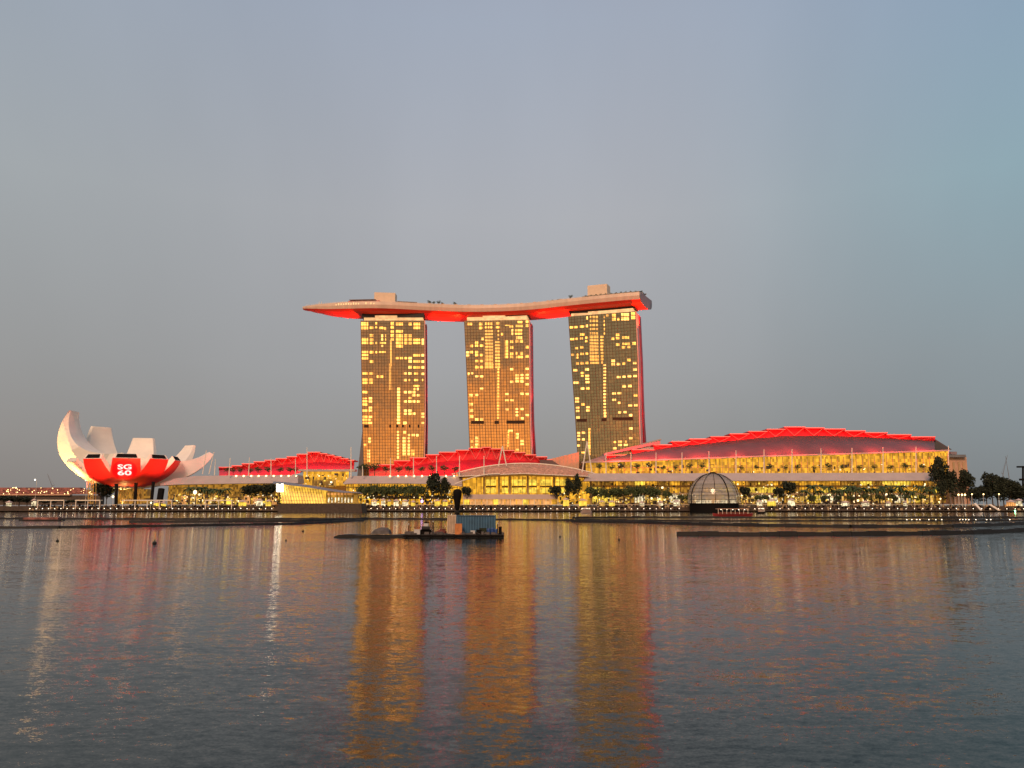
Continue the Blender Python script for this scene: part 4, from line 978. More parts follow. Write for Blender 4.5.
single(tA, uA, 780, 487, 618, 10, 'lower left half of the dark tree pair right of the dome', .7)
single(tA, uA, 790, 481, 619, 10, 'dark umbrella-crowned tree standing above the yellow shopfronts', .62)
single(tB, uB, 667, 489.5, 616, 10, 'small green tree just left of the glass dome', .7)
single(tC, uC, 941.5, 457.5, 622, 18, 'tall narrow dark tree at the right end of the long hall', .5)
single(tC, uC, 953, 471.5, 618, 18, 'dark tree in front of the tan end block', .55)
single(tC, uC, 967, 470.5, 620, 18, 'broad dark tree at the right edge of the tan end block', .62)
single(tC, uC, 943, 480, 616, 18, 'low dark tree beneath the tall narrow one at right', .6)
for px, yt, wd, lb in ((992,473.5,.85,'highest crown of the dark tree belt at the far right'), (1003,477,.9,'second crown of the far right tree belt'), (1015,481,.9,'crown before the far right tower crane'), (978,487,.8,'low dark tree in the gap left of the far right belt'), (1028,484,1,'tree cut by the right edge of the photograph'), (986,486,1.1,'low crown at the left foot of the far right tree belt'), (997,484,1.2,'low broad crown in the middle of the far right tree belt'), (1009,487,1.3,'lowest broad crown of the far right tree belt'), (972,489,1.2,'low dark tree beside the porch building'), (1019,489,1.2,'low crown under the far right lattice mast')):
    single(tC, uC, px, yt, 640, 18, lb, wd)
single(tA, uA, 101, 483.5, 632, 10, 'dark tree filling the gap under the left of the lotus museum', .85)
single(tA, uA, 107, 487, 636, 10, 'shorter dark tree behind the museum columns', .8)
# rows
gp = 'palms along the promenade before the right hall'; lp = 'slender green palm in the row before the right shopping hall'
for px in seq(806, 936, 7.2): place(pA if int(px) % 2 else pB, uP if int(px) % 2 else uQ, px+rnd.uniform(-1.5, 1.5), GZ, 618+rnd.uniform(-4, 4), hof(484.5+rnd.uniform(-1.5, 2), 618, GZ), 9.5, lp, gp, 1.15)
gp = 'palms beside the lotus museum'; lp = 'green palm in the clump right of the lotus museum'
for px in (190, 196, 202, 208, 213, 219, 226): place(pA, uP, px, GZ, 620, hof(486.5+rnd.uniform(-1, 2), 620, GZ), 9.5, lp, gp, 1.1)
gp = 'small trees before the left end of the right hall'; lp = 'small green tree in the row before the left end of the right hall'
for px in seq(592, 662, 6.4): place(tB, uB, px, GZ, 618+rnd.uniform(-3, 3), hof(486.2+rnd.uniform(-1.5, 1.5), 618, GZ), 10, lp, gp, .72)
gp = 'trees over the shops before the central hall'; lp = 'green tree in the row over the white shop lights of the central hall'
for px in seq(361, 424, 5.2): place(tB, uB, px, GZ, 630+rnd.uniform(-3, 3), hof(484.5+rnd.uniform(-1, 1), 630, GZ), 10, lp, gp, .55)
gp = 'small trees under the right hall canopy'; lp = 'small green tree before the lower shopfronts of the right hall'
for px in (682, 689, 757, 764, 812, 824, 838, 851, 866, 880, 893, 907, 921): place(tB, uB, px, GZ, 614, hof(493.5+rnd.uniform(-1, 2), 614, GZ), 10, lp, gp, .85)
gp = 'terrace trees on the right hall'; lp = 'small dark round tree on the canopy terrace of the right hall'
zc_ = zat(473.2, 645)
for px in (600, 612, 622, 638, 650, 664, 676, 690, 703, 742.5, 758, 772, 787, 799, 816, 830.6, 844, 861, 876, 892, 908, 925): place(tS, uS, px, zc_, 650, hof(463+rnd.uniform(-1, 2.6), 650, zc_), 8, lp, gp, rnd.uniform(.8, 1.15))
gp = 'terrace trees on the left hall'; lp = 'small dark round tree on the canopy before the left red roof'
zc_ = zat(475.6, 648)
for px in (226, 232, 239, 249, 257, 267, 279, 289, 294): place(tS, uS, px, zc_, 650, hof(467.5+rnd.uniform(-.8, 1), 650, zc_), 8, lp, gp, 1.25)
gp = 'terrace trees on the central hall'; lp = 'small dark round tree on the canopy before the central red roof'
for px in (361, 366, 374, 385.5, 398, 408.5, 421, 432, 444, 455): place(tS, uS, px, zc_, 650, hof((464 if px < 378 else 466)+rnd.uniform(-.8, .8), 650, zc_), 8, lp, gp, 1.25)
# roof garden trees
for px, hm, lb in ((429.5,6,'first of the clustered dark trees on the sky deck between left and middle towers'), (433.5,5.2,'second of the clustered sky deck trees'), (438.5,6,'third of the clustered sky deck trees, broad'), (442.5,4.6,'last and lowest of the clustered sky deck trees'), (455,5.4,'lone pale-edged tree on the sky deck right of the tree cluster'),
                  (552,3.4,'low bush-like tree on the sky deck left of the right tower'), (558,3.4,'twin low tree on the sky deck beside the first'), (570.5,6,'pointed dark tree on the sky deck at the right tower corner')):
    a, b1 = rim_at(px); o = dup(tS, (a.x*1.008, a.y+6, a.z-.4), lb, (hm/8*1.1, hm/8*1.1, hm/8), px, 'sky deck trees')
for k, px in enumerate(seq(586, 646, 5)):
    a, b1 = rim_at(px) if px < 639 else (rim[-1]+HR[-1][1]*(px-639)*2.5, HR[-1][1]); dup(tS, (a.x*1.004, a.y+(4 if px < 639 else 0), a.z-.3), 'low dark shrub tree along the rim of the sky deck over the right tower', (.42, .42, .46), px, 'shrub trees on the right end of the sky deck')
# low hedge along the terrace
hd = MB(); rg = random.Random(5)
for i in range(3200):
    x = rg.uniform(xat(150, 612), xat(1000, 612)); p = Vector((x, 612.5+rg.uniform(0, 1.6), 4.3+rg.uniform(0, 1.3)*(.6+.4*math.sin(x*.11)))); s = rg.uniform(.25, .5); a = Vector((rg.gauss(0, 1), rg.gauss(0, 1), rg.gauss(0, 1))).normalized(); b = a.orthogonal().normalized()
    hd.add([p-a*s, p-b*s, p+a*s, p+b*s], [(0, 1, 2, 3)])
tag(hd.build('hedge', M['leaf']), 'low clipped planting along the upper promenade terrace', 'planting', kind='stuff')

# ------------------------------------------------------------------ promenade lamps, kiosks, railing
def lamp_proto():
    t = thing('bollard_lamp', 'white bollard lamp in the row along the lower promenade edge', 'lamp', (0, 0, 0), 'bollard lamps along the lower promenade edge')
    MB().tube((0, 0, 0), (0, 0, 1.0), .12, n=6).build('post', M['concrete'], t)
    MB().blob((0, 0, 1.15), .21, .21, .21).build('lamp_head', M['lamp'], t); return t
lpz = lamp_proto(); first = True; px = 30.0
while px < 1024:
    if not (277 < px < 366) and not (686 < px < 742):
        loc = (xat(px, 596.8, 508), 596.8, 1.25); s = rnd.uniform(.9, 1.15)
        if first: lpz.location = loc; first = False
        else: dup(lpz, loc, None, s)
    px += 6.2 if px < 660 else 8.4
ral = thing('terrace_railing', 'long pale handrail with thin posts along the upper terrace', 'railing', (0, 609, 4.3))
tr_ = MB(); tr_.box(xat(100, 609), xat(275, 609), 609, 609.2, 5.3, 5.5); tr_.box(xat(366, 609), xat(990, 609), 609, 609.2, 5.3, 5.5); tr_.build('handrail', M['mast'], ral)
po = MB()
for k in range(-330, 380, 3):
    x = k*1.0
    if xat(100, 609) < x < xat(275, 609) or xat(366, 609) < x < xat(990, 609): po.box(x-.05, x+.05, 609, 609.15, 4.3, 5.3)
po.build('post', M['mast'], ral)
# pergola on the left
for (x0, x1, lb) in ((37, 64, 'short white pergola frame nearest the left edge'), (75, 100, 'white pergola frame left of the museum lift'), (122, 172, 'long white pergola frame below the red museum petals'), (205, 232, 'white pergola frame beside the palms')):
    pg = thing('pergola', lb, 'pergola', (xat((x0+x1)/2, 602), 602, 1.25))
    MB().pbox(x0, x1, 499.8, 500.8, 600, 4).build('beam', M['mast'], pg)
    for px in seq(x0+.5, x1, (x1-x0-1)/max(2, round((x1-x0)/13))): MB().pbox(px-.35, px+.35, 500.8, 509.2, 600.2, .6).build('post', M['mast'], pg)
# kiosks with lit fronts
def kiosk(px, w_, ytop, m, label, roofm='pink_wall', Y=607.5, zb=3.5, cat='kiosk'):
    t = thing('promenade_kiosk', label, cat, (xat(px, Y), Y, zb)); x0, x1 = xat(px-w_/2, Y), xat(px+w_/2, Y); zt = zat(ytop, Y)
    zt = zb+(zt-zb)*.82; n = max(2, int((x1-x0)/1.5)); lf = MB(); pp = MB()
    for k in range(n):
        a = x0+(x1-x0)*k/n; b = x0+(x1-x0)*(k+1)/n; lf.box(a+.12, b-.12, Y+.5, Y+2.6, zb+.9*rnd.random(), zt-.25-.5*rnd.random()); pp.box(a-.06, a+.06, Y, Y+.2, zb, zt)
    pp.box(x0, x1, Y+.1, Y+.5, zb, zb+.9); lf.build('lit_front', M[m], t); pp.build('counter', M['stone'], t)
    c = (x0+x1)/2; MB().add([(x0-.5, Y-.2, zt+.02), (x1+.5, Y-.2, zt+.02), (x1+.5, Y+3.5, zt+.02), (x0-.5, Y+3.5, zt+.02), (c, Y+1.6, zt+1.6)], [(3,2,1,0), (0,1,4), (1,2,4), (2,3,4), (3,0,4)]).build('tent_roof', M[roofm], t)
    return t
kk = [(8,4,501.5,'shopwhite','white lit tent at the far left edge'), (33,3.4,499,'shopwhite','bright white tent just left of the first pergola'), (156,5,501.5,'shopyel','yellow lit kiosk under the right of the museum'), (163,4,502,'shopyel','second yellow kiosk under the museum'),
      (242,7,500.5,'shopyel','yellow lit kiosk left of the two round trees'), (259,6,499,'shopwhite','white lit kiosk between the round trees and the pavilion'), (268,5,500,'shopyel','yellow kiosk touching the pavilion plinth'),
      (374,5,499.5,'shopwhite','white lit kiosk under the long dark awning, leftmost'), (383,4,498.5,'shopwhite','round white lit kiosk under the dark awning'), (389,3,500,'shopyel','narrow yellow kiosk under the dark awning'), (396,5,499.5,'shopwhite','white kiosk left of the middle of the dark awning'), (405,6,500,'shopwhite','wide white kiosk at the middle of the dark awning'), (413,4,501,'shopyel','small yellow kiosk left of the purple light'),
      (437,5,499.5,'shopyel','yellow kiosk below the tallest central tree'), (445,5,500,'shopyel','yellow kiosk left of the black pillar'), (583,8,499,'shopyel','bright yellow kiosk right of the marquee'), (566,6,498,'shopyel','yellow kiosk under the twin-crowned tree'), (602,6,501,'shop','dim yellow kiosk at the start of the small green trees'), (612,6,501,'shopyel','yellow kiosk below the small green trees'), (642,5,502,'shopwhite','white kiosk under the small green trees'), (661,4,501.5,'shopwhite','small white kiosk left of the dome'), (677,6,500.5,'shopwhite','white tent touching the left of the dome'),
      (760,5,500.5,'shopwhite','white tent right of the dome tree'), (772,8,499.5,'shopyel','wide yellow kiosk right of the dome'), (792,6,498.5,'shopwhite','white tents under the umbrella-crowned tree'), (846,7,501.5,'shopwhite','white peaked tent below the palms, left one'), (866,7,501.5,'shopwhite','white peaked tent below the palms, right one'), (889,4,502,'shopwhite','small white tent in the right palm row'), (906,3,501.5,'shopwhite','narrow white stand in the right palm row'), (1012,8,500.5,'shoporange','orange lit tent at the far right'), (1020,5,499,'shopwhite','white lit tent by the right edge')]
for px, w_, yt, m, lb in kk: kiosk(px, w_, yt, m, lb)
def streetlamp(px, ytop, label, m='lampyel', Y=606.5, zb=2.6, grp=None, r=.45):
    t = thing('street_lamp', label, 'street lamp', (xat(px, Y), Y, zb), grp); zt = zat(ytop, Y)
    MB().tube((xat(px, Y), Y, zb), (xat(px, Y), Y, zt), .14, .1, n=5).build('post', M['mast'], t); MB().blob((xat(px, Y, ytop), Y, zt+.2), r, r, r*1.2).build('lamp_head', M[m], t)
for px in (958.5, 962, 965): streetlamp(px, 495, 'warm lamp in the close trio before the right porch', 'lampyel', grp='close trio of lamps before the right porch', r=.6)
streetlamp(972, 494.5, 'warm lamp right of the porch trio'); streetlamp(983.5, 494.5, 'lamp in the gap left of the far right trees'); streetlamp(999, 494.5, 'lamp before the middle of the far right trees'); streetlamp(932, 502, 'low lamp at the end of the palm row'); streetlamp(940.5, 499, 'lamp under the tall narrow tree')
streetlamp(35, 480, 'tall mast with white floodlight at far left', 'lamp', Y=640, zb=4.2); streetlamp(16, 488, 'second floodlight mast at far left', 'lampyel', Y=640, zb=4.2)
streetlamp(85.6, 480.5, 'white lamp on a post against the left museum petal', 'lampsoft', Y=598, zb=1.2)
streetlamp(113, 497, 'white lamp below the left red-lit petal', 'lampsoft', Y=610, zb=4.2, r=.8); streetlamp(195, 492.5, 'bright white globe lamp in the palms right of the museum', 'lampsoft', Y=612, zb=4.3, r=1.4); streetlamp(151, 503, 'low white lamp under the museum', 'lampsoft', Y=603, zb=2, r=.7)
streetlamp(422, 501.5, 'purple-lit lamp before the central hall', 'purple', Y=600, zb=1.3, r=.9)
streetlamp(1015, 511, 'green light at the waterline far right', 'green', Y=594, zb=-.5, r=.45)
for px, yt, lb in ((842, 496, 'lit yellow banner post, leftmost of the right row'), (906.5, 498, 'lit banner post left of the pair at right'), (914, 499, 'lit banner post, second in the right row'), (922.5, 498.5, 'lit banner post, third in the right row'), (931, 497.5, 'lit banner post, last before the tall tree')):
    t = thing('banner_post', lb, 'banner', (xat(px, 604), 604, 2.6)); z_ = zat(yt, 604); x_ = xat(px, 604)
    MB().tube((x_, 604, 2.6), (x_, 604, z_), .12, n=5).build('post', M['mast'], t); MB().box(x_+.1, x_+1.3, 603.9, 604.1, z_-4, z_-.2).build('banner', M['shop'], t)
for a_, b_, lb in (((974,504),(981,510.5),'sloping pale gangway left of the far right'), ((989,505),(999,510.5),'sloping pale gangway at far right')):
    t = thing('gangway', lb, 'gangway', at(*b_, 594)); MB().hexa([at(a_[0], a_[1], 600), at(a_[0]+2, a_[1], 600), at(b_[0]+1, b_[1], 593), at(b_[0]-1, b_[1], 593)], [at(a_[0], a_[1]-.8, 600), at(a_[0]+2, a_[1]-.8, 600), at(b_[0]+1, b_[1]-.8, 593), at(b_[0]-1, b_[1]-.8, 593)]).build('walkway', M['mast'], t)

# ------------------------------------------------------------------ far left: grandstand, dark trees, far cranes
gs_ = thing('grandstand', 'distant reddish terraced grandstand at the far left', 'grandstand', (xat(30, 760), 760, 4.2))
M['seats'] = mat('mixed_seats', (.26, .10, .085), .8, noise=.8, nscale=.35)
stp = MB()
for k in range(6):
    y = 494.2-k*1.1; stp.pbox(-60, 100-k*4, y-1.15, y, 760+k*5, 5.2)
stp.build('seating', M['seats'], gs_); MB().pbox(-60, 100, 495.3, 505, 757, 8).build('base_wall', M['stone'], gs_)
MB().pbox(-60, 70, 494.2, 495.3, 755, 4).build('front_rail', M['tan'], gs_)
rg = random.Random(11); dl = MB()
for i in range(46):
    px = rg.uniform(0, 92); y = rg.uniform(487.5, 494); c = at(px, y, 752+rg.uniform(0, 4)-0); s = rg.uniform(.2, .45); dl.blob(c, s, s, s, 6, 4)
for k, o in enumerate([dl.build('lamps', M['lampyel'], gs_)]): tag(o, kind='stuff')
for px, yt in ((5,496),(12,497),(20,496.5),(28,498),(45,500),(55,499),(68,500),(80,499.5),(88,500)):
    single(tA, uA, px, yt, 640, 10, 'low dark tree in the belt before the far left grandstand', 2.2)['group'] = 'dark trees before the grandstand'
def crane(px0, ytop, px1, ybot, Y, lb, arm=None):
    t = thing('tower_crane', lb, 'crane', at(px1, 500, Y)); M_ = M['grey_metal']
    MB().tube(at(px1, 500, Y), at(px1, ybot, Y), .5, n=4).build('mast', M_, t); j = MB(); j.tube(at(px1, ybot, Y), at(px0, ytop, Y), .45, .2, n=4)
    if arm: j.tube(at(px1, ybot, Y), at(*arm, Y), .4, n=4); j.tube(at(px0, ytop, Y), at(*arm, Y), .12, n=3)
    j.build('jib', M_, t)
crane(47.5, 474, 52, 486, 1100, 'thin crane with raised jib at far left', (54.5, 485))
crane(1007.5, 455, 1003, 474, 1100, 'thin pale crane at far right with steep jib', (1001.5, 473))
crane(1005.5, 456, 1009, 477, 1130, 'second thin crane crossing the first at far right')
tt = thing('lattice_mast', 'dark mast with flat cross head at the right edge', 'mast', at(1022.5, 500, 650))
MB().tube(at(1023, 503, 650), at(1023, 466, 650), .8, n=6).build('pole', M['black'], tt); MB().pbox(1018, 1029, 466, 467.6, 649, 2).build('cross_head', M['black'], tt); MB().pbox(1020.5, 1026, 478.5, 480.5, 649, 2).build('platform', M['black'], tt)

# ------------------------------------------------------------------ floating booms
def boom(pts, label, wdt, hgt):
    P = [atz(px, py, 0) for px, py in pts]; t0 = thing('floating_boom', label, 'floating barrier', (P[0]+P[-1])/2); mb = MB(); ropes = MB()
    for a, b in zip(P, P[1:]):
        L_ = (b-a).length; d = (b-a).normalized(); s = Vector((-d.y, d.x, 0)); n = max(1, int(L_/3.0))
        for k in range(n):
            q = a+d*(k*L_/n+.02); e = a+d*((k+1)*L_/n-.02); hh = hgt*(1+.18*math.sin(k*1.7)); up = Vector((0, 0, hh)); dn = Vector((0, 0, -.2))
            mb.hexa([q-s*wdt+dn, e-s*wdt+dn, e+s*wdt+dn, q+s*wdt+dn], [q-s*wdt*.8+up, e-s*wdt*.8+up, e+s*wdt*.8+up, q+s*wdt*.8+up])
        ropes.tube(a+Vector((0, 0, hgt*.6)), b+Vector((0, 0, hgt*.6)), .12, n=4)
    mb.build('floats', M['float'], t0); ropes.build('rope', M['black'], t0); return t0
boom([(-40,518.8),(60,519.2),(200,519.4),(345,519.0)], 'thin dark floating boom, the farther one at left', .8, .5)
boom([(-40,528.2),(60,527.8),(110,527.2),(200,525.8),(290,524.3),(330,522.6),(362,520.6)], 'nearer left floating boom curving back to meet the farther one', .8, .42)
boom([(130,522.3),(220,522.0),(300,521.4),(366,519.2)], 'middle dark boom at left between the two others', 1.0, .55)
boom([(366,518.9),(440,519.3),(500,519.8),(573,520.6)], 'thin floating boom behind the barge', .8, .45)
boom([(573,518.0),(640,517.6),(800,517.8),(1060,517.6)], 'farthest right floating boom, strung with small lights', .8, .5)
boom([(573,521.6),(640,522.9),(690,524.4),(770,526.0),(850,527.2),(950,526.8),(1000,525.2),(1060,522.6)], 'middle right floating boom, bending down then up', .9, .55)
boom([(576,519.8),(700,521.2),(850,521.0),(1060,520.4)], 'right floating boom between the lit one and the bending one', .6, .35)
boom([(677,535.0),(760,535.2),(850,535.0),(920,534.4),(970,533.4),(1010,531.8),(1060,529.4)], 'nearest right floating boom with its free end below the dome', .6, .55)
bl = lamp_proto(); bl.name = 'marker_light'; bl['label'] = 'tiny white marker light on the farthest right boom'; bl['group'] = 'marker lights on the right boom'; bl['category'] = 'marker light'; ft = True
for px in (907, 912, 917, 920, 929, 936, 942, 960, 963, 966, 969, 976, 987, 991, 1010):
    c = at(px, 522.3, 215); c.z = .45
    if ft: bl.location = c; bl.scale = (.45,)*3; ft = False
    else: dup(bl, c, None, .45)
lt_ = thing('long_pontoon', 'low orange pontoon on the farther left boom', 'pontoon', atz(38, 520.5, 0)); Yp = atz(38, 520.6, 0).y
MB().box(xat(19, Yp, 520), xat(60, Yp, 520), Yp, Yp+3, -.1, .35).build('hull', M['float'], lt_); MB().box(xat(22, Yp, 520), xat(57, Yp, 520), Yp+.4, Yp+2.6, .35, 1.0).build('deck_load', M['seats'], lt_)

# ------------------------------------------------------------------ work barge
YB = atz(450, 537.6, 0).y
sB = lambda px, py=534: xat(px, YB, py)
def zB(py, off=0): return zat(py, YB+off)
bg = thing('work_barge', 'flat dark work barge floating in the middle of the bay', 'barge', (sB(420), YB+3, 0))
MB().box(sB(404), sB(503.5), YB, YB+6.5, -.3, .45).build('deck', M['float'], bg)
MB().box(sB(403), sB(504.2), YB-.12, YB-.002, .12, .34).build('rubbing_strip', M['black'], bg)
for px in seq(407, 502, 12): MB().box(sB(px)-.16, sB(px)+.16, YB-.30, YB-.13, -.05, .4).build('tyre_fender', M['black'], bg)
pt = thing('low_pontoon', 'low flat pontoon reaching left of the work barge', 'pontoon', (sB(366), YB+3, 0))
rr = []
for px, zt in ((333,.12),(338,.36),(350,.42),(358,.30),(372,.34),(380,.28),(404,.38)): rr.append([(sB(px), YB+.5, -.2), (sB(px), YB+.5, zt), (sB(px), YB+4, zt), (sB(px), YB+4, -.2)])
MB().loft(rr).build('hull', M['float'], pt)
M['tarp'] = mat('grey_tarpaulin', (.09, .08, .08), .75, noise=.3, nscale=1.5)
tp = thing('tarp_heap', 'grey tarpaulin-covered hump on the low pontoon', 'covered load', (sB(379), YB+2, .5)); rr = []
rg = random.Random(3)
for k, (px, h) in enumerate(((368.5,.1),(370,.5),(373,1.0),(377,1.28),(382,1.32),(385.5,1.25),(387.5,.9),(388.5,.1))):
    cx = sB(px); rr.append([(cx, YB+1+.0, .48), (cx+rg.uniform(-.05, .05), YB+1.1, .36+h*.5), (cx, YB+1.5, .36+h*.78), (cx, YB+2.2, .36+h*.82), (cx, YB+3.0, .36+h*.7), (cx, YB+3.4, .48)])
MB().loft(rr).build('cover', M['tarp'], tp)
M['blue'] = mat('blue_container_paint', (.02, .085, .17), .55, noise=.3, nscale=.9); M['cream'] = mat('cream_container_paint', (.62, .50, .38), .6, noise=.2, nscale=1.2)
M['orange'] = mat('orange_box_paint', (.55, .20, .06), .6, noise=.2, nscale=2); M['drum'] = mat('blue_drum_plastic', (.02, .06, .22), .4)
def corrug(mb, x0, x1, y, z0, z1, n, dpt=.05):
    pts = []; w_ = (x1-x0)/n
    for i in range(n):
        a = x0+i*w_; pts += [(a, y), (a+w_*.3, y), (a+w_*.45, y+dpt), (a+w_*.85, y+dpt)]
    pts.append((x1, y))
    for (xa, ya), (xb, yb_) in zip(pts, pts[1:]): mb.quad((xa, ya, z0), (xb, yb_, z0), (xb, yb_, z1), (xa, ya, z1))
def container(px0, px1, ytop, label, m, m2, name, d=2.4, Yo=2.6, n=15):
    x0, x1 = sB(px0, 522), sB(px1, 522); Y0 = YB+Yo; zt = zat(ytop, Y0); t = thing(name, label, 'shipping container', ((x0+x1)/2, Y0+d/2, .45))
    MB().box(x0+.05, x1-.05, Y0+.06, Y0+d, .5, zt-.05).build('body', m, t); c = MB(); corrug(c, x0+.1, x1-.1, Y0, .6, zt-.12, n, .14); c.build('side_panel', m, t)
    f = MB(); f.box(x0, x1, Y0-.04, Y0+.1, zt-.14, zt); f.box(x0, x1, Y0-.04, Y0+.1, .46, .62)
    for xx in (x0, x1-.12): f.box(xx, xx+.12, Y0-.05, Y0+.09, .62, zt-.14)
    f.build('frame', m, t); rbs = MB()
    for k in range(n): xx = x0+.2+(x1-x0-.4)*k/(n-1); rbs.box(xx-.045, xx+.045, Y0-.03, Y0-.005, .66, zt-.2)
    rbs.build('rib', m2, t); return t, x0, x1, Y0, zt
c1, x0, x1, Y0, zt = container(455, 495.5, 515.2, 'blue corrugated shipping container on the barge', M['blue'], mat('pale_blue_rib', (.06, .17, .28), .5), 'shipping_container')
M['mark'] = mat('pale_mark', (.5, .5, .5), .6)
MB().lathe((0, 0, 0), [(.01, 0), (.24, 0), (.24, .02), (.01, .02)], 16).build('emblem', M['mark'], c1)
em = c1.children[-1]; em.matrix_parent_inverse = PINV[c1.name]; em.location = (x1-.85, Y0-.07, zt-.55); em.rotation_euler = (math.pi/2, 0, 0)
c2, x0, x1, Y0, zt = container(446, 454.8, 514.8, 'narrow cream striped container left of the blue one', M['cream'], mat('cream_rib', (.34, .24, .17), .6), 'cream_container', n=5)
def crate(name, px0, px1, ytop, m, label, cat, Yo=.8, d=.9, zb=.45):
    Yc = YB+Yo; t = thing(name, label, cat, ((sB(px0)+sB(px1))/2, Yc, zb)); x0, x1 = sB(px0), sB(px1); zt = zat(ytop, Yc)
    MB().box(x0, x1, Yc, Yc+d, zb, zt).build('body', M[m], t); MB().box(x0-.03, x1+.03, Yc-.03, Yc+d+.03, zt+.002, zt+.07).build('lid', M[m], t); return t
crate('orange_crate', 454.5, 461.5, 524.2, 'orange', 'orange box standing before the join of the two containers', 'crate')
crate('pale_crate', 470.5, 474.8, 531, 'mark', 'small pale grey box on the barge before the blue container', 'crate', .4, .5)
crate('dark_crate', 476, 481, 530.2, 'black', 'dark box with green pile before the blue container', 'crate', .5)
crate('green_crate', 479, 486, 528.6, 'leafdark', 'dark green chest before the blue container', 'crate', 1.2)
for px, yt, lb in ((488.5,528.5,'blue plastic drum, leftmost of three by the barge end'), (492.3,527.8,'blue plastic drum, middle of three by the barge end'), (496,528.8,'blue plastic drum, rightmost of three by the barge end')):
    t = thing('plastic_drum', lb, 'drum', (sB(px), YB+.9, .45)); zt = zat(yt, YB+.9)
    MB().lathe((sB(px), YB+.9, .45), [(.22, 0), (.27, .1), (.28, .4), (.27, zt-.6), (.2, zt-.45)], 12).build('barrel', M['drum'], t)
crate('black_bin', 498.4, 501.6, 527.2, 'black', 'black bin at the right end of the barge', 'bin', .8, .6)
M['rust'] = mat('rusty_red', (.14, .035, .025), .8, noise=.4, nscale=3)
rp = thing('red_heap', 'heap of dark red gear on the barge left of the cream container', 'gear pile', (sB(440), YB+1.5, .45)); rg = random.Random(8)
MB().blob((sB(441), YB+1.5, .75), .75, .5, .45, 8, 5).blob((sB(436.5), YB+1.5, .65), .5, .4, .3, 8, 5).box(sB(439.5), sB(444.8), YB+1.2, YB+1.9, .8, 1.3).build('pile', M['rust'], rp)
wi = thing('deck_winch', 'dark deck winch with a pale cab on the barge', 'winch', (sB(425), YB+1.5, .45))
MB().box(sB(419), sB(430.5), YB+1.0, YB+2.2, .45, 1.15).build('base', M['black'], wi); MB().box(sB(422.6), sB(427.2), YB+1.2, YB+2.0, 1.15, 2.1).build('cab', M['mark'], wi)
MB().tube((sB(421), YB+.95, 1.35), (sB(429), YB+.95, 1.35), .32, n=12).build('rope_drum', M['float'], wi)
wf = MB(); wf.tube((sB(421), YB+1.3, .9), (sB(425), YB+1.3, 2.4), .07, n=5); wf.tube((sB(429), YB+1.3, .9), (sB(425), YB+1.3, 2.4), .07, n=5); wf.box(sB(423.2), sB(427.6), YB+1.19, YB+1.6, 2.1, 2.25); wf.build('frame', M['black'], wi)
rg = random.Random(17)
for k, (px, hh_, lb) in enumerate(((408, 1.5, 'leftmost thin post on the barge deck'), (432.5, 1.9, 'tall thin post right of the deck winch'), (497.5, 1.6, 'thin post beside the blue drums'))):
    t = thing('mooring_post', lb, 'post', (sB(px), YB+.6, .45)); MB().tube((sB(px), YB+.6, .45), (sB(px), YB+.6, .45+hh_), .06, n=6).build('pole', M['black'], t); MB().blob((sB(px), YB+.6, .5+hh_), .1, .1, .1, 6, 4).build('cap', M['mark'], t)
gh = MB()
for k in range(60):
    px = rg.choice([rg.uniform(405, 446), rg.uniform(462, 503)]); w_ = rg.uniform(.08, .35); h_ = rg.uniform(.1, .45); y_ = YB+rg.uniform(.3, 1.0); gh.box(sB(px)-w_, sB(px)+w_, y_, y_+.3, .45, .45+h_)
for k in range(12):
    a = sB(rg.uniform(405, 498)); gh.tube((a, YB+.25, .52), (a+rg.uniform(-1.5, 1.5), YB+.9, .52+rg.uniform(0, .5)), .04, n=4)
tag(gh.build('deck_clutter', M['tarp']), 'dark ropes, cans and scrap strewn over the barge deck', 'deck gear', kind='stuff')
crate('white_locker', 413.5, 419.5, 530, 'mark', 'low pale locker left of the deck winch', 'locker', .6, .8)
crate('steel_locker', 404, 413, 532, 'tarp', 'low dark grey locker at the left end of the barge', 'locker', .8, .9)
railb = thing('barge_railing', 'thin dark railing at the left of the barge deck', 'railing', (sB(410), YB+3, .45))
rb_ = MB()
for px in seq(405, 446, 5): rb_.tube((sB(px), YB+5.8, .45), (sB(px), YB+5.8, 1.4), .035, n=4)
rb_.tube((sB(405), YB+5.8, 1.4), (sB(446), YB+5.8, 1.4), .035, n=4); rb_.build('rails', M['black'], railb)
# black pillar standing behind the containers
bpY = 588; bx = xat(457.3, bpY, 500); z_t, z_b = zat(489, bpY), zat(512, bpY)
bp = thing('black_pillar', 'tall black teardrop-shaped pillar, rounded at the top, at the promenade edge', 'sculpture', (bx, bpY, 0)); hh = z_t-1.2
prof = [(.9, 0), (1.5, .04), (1.9, .2), (2.5, .42), (3.0, .6), (3.3, .75), (3.35, .85), (3.0, .93), (2.0, .98), (.5, 1.0)]
MB().lathe((bx, bpY, 1.2), [(r_, f*hh) for r_, f in prof], 18).build('body', M['black'], bp, smooth=True)
MB().lathe((bx, bpY, 0), [(2.0, -.2), (2.0, .5), (1.0, .6), (.9, 1.25)], 12).build('foot', M['float'], bp)

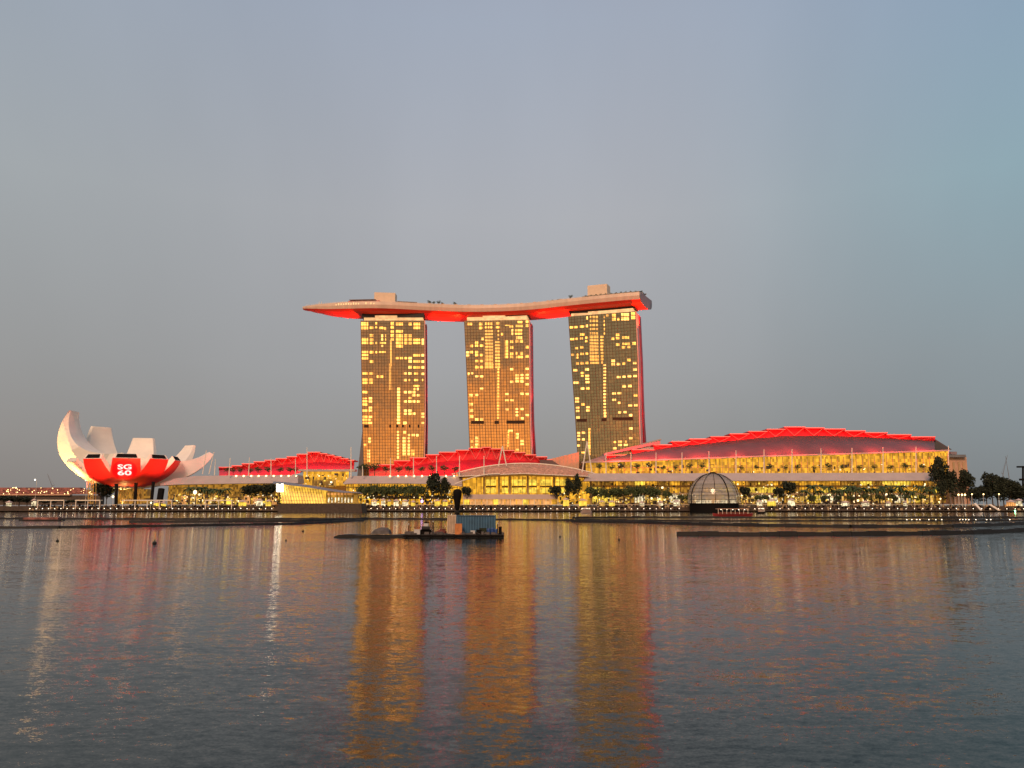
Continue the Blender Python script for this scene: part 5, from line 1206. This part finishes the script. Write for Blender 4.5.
# ------------------------------------------------------------------ boats and buoys
def riverboat(px0, px1, ybot, label, hullm):
    Y = atz(700, ybot, 0).y; x0, x1 = xat(px0, Y, ybot), xat(px1, Y, ybot); L_ = x1-x0; t = thing('river_boat', label, 'boat', ((x0+x1)/2, Y+2, 0)); rr = []
    for f, hw, zb, zt in ((0,.3,.2,1.5), (.06,1.3,0,1.25), (.2,1.9,-.2,1.05), (.5,2.0,-.2,1.0), (.8,1.9,-.2,1.05), (.95,1.3,0,1.3), (1,.3,.3,1.6)):
        x = x0+L_*f; rr.append([(x, Y+2-hw*.6, zb), (x, Y+2-hw, zt), (x, Y+2+hw, zt), (x, Y+2+hw*.6, zb)])
    MB().loft(rr).build('hull', hullm, t)
    xa, xb = x0+L_*.12, x0+L_*.86; MB().box(xa-.4, xb+.4, Y+.3, Y+3.7, 3.2, 3.45).build('cabin_roof', M['tan'], t)
    for k in range(8): x = xa+(xb-xa)*k/7; MB().box(x-.07, x+.07, Y+.4, Y+.55, 1.05, 3.2).build('post', M['mast'], t)
    MB().box(xa, xb, Y+1.8, Y+2.4, 1.1, 1.9).build('bench', M['rust'], t)
    for k in range(5): x = xa+(xb-xa)*(k+.5)/5; MB().blob((x, Y+.8, 3.0), .16, .16, .14, 6, 4).build('lantern', M['lamp'], t)
riverboat(714, 754, 516.4, 'red and pale river boat with open cabin before the dome', mat('red_boat_paint', (.30, .03, .03), .5))
riverboat(581, 592, 513.4, 'small pale boat moored before the gap between the halls', M['pink_wall'])
riverboat(758, 766, 513.6, 'small dark boat right of the dome by the promenade', M['float'])
for px, py, r_, lb in ((154.5,544,.22,'small dark buoy on the red reflection, the largest of the buoys'), (57.5,541.5,.16,'small dark buoy at the far left below the boom'), (303,531.5,.16,'small dark buoy left of the pontoon'), (286,540.5,.1,'tiny dark buoy below the white reflection'), (619,540,.12,'tiny dark buoy in the gold reflection of the right tower'), (560,537,.12,'tiny dark buoy right of the barge')):
    c = atz(px, py, 0); t = thing('mooring_buoy', lb, 'buoy', c); MB().blob(c+Vector((0, 0, r_*.5)), r_*1.3, r_*1.3, r_).build('float', M['float'], t); MB().tube(c+Vector((0, 0, r_)), c+Vector((0, 0, r_*2.6)), r_*.3, r_*.2, n=6).build('top_mark', M['float'], t)
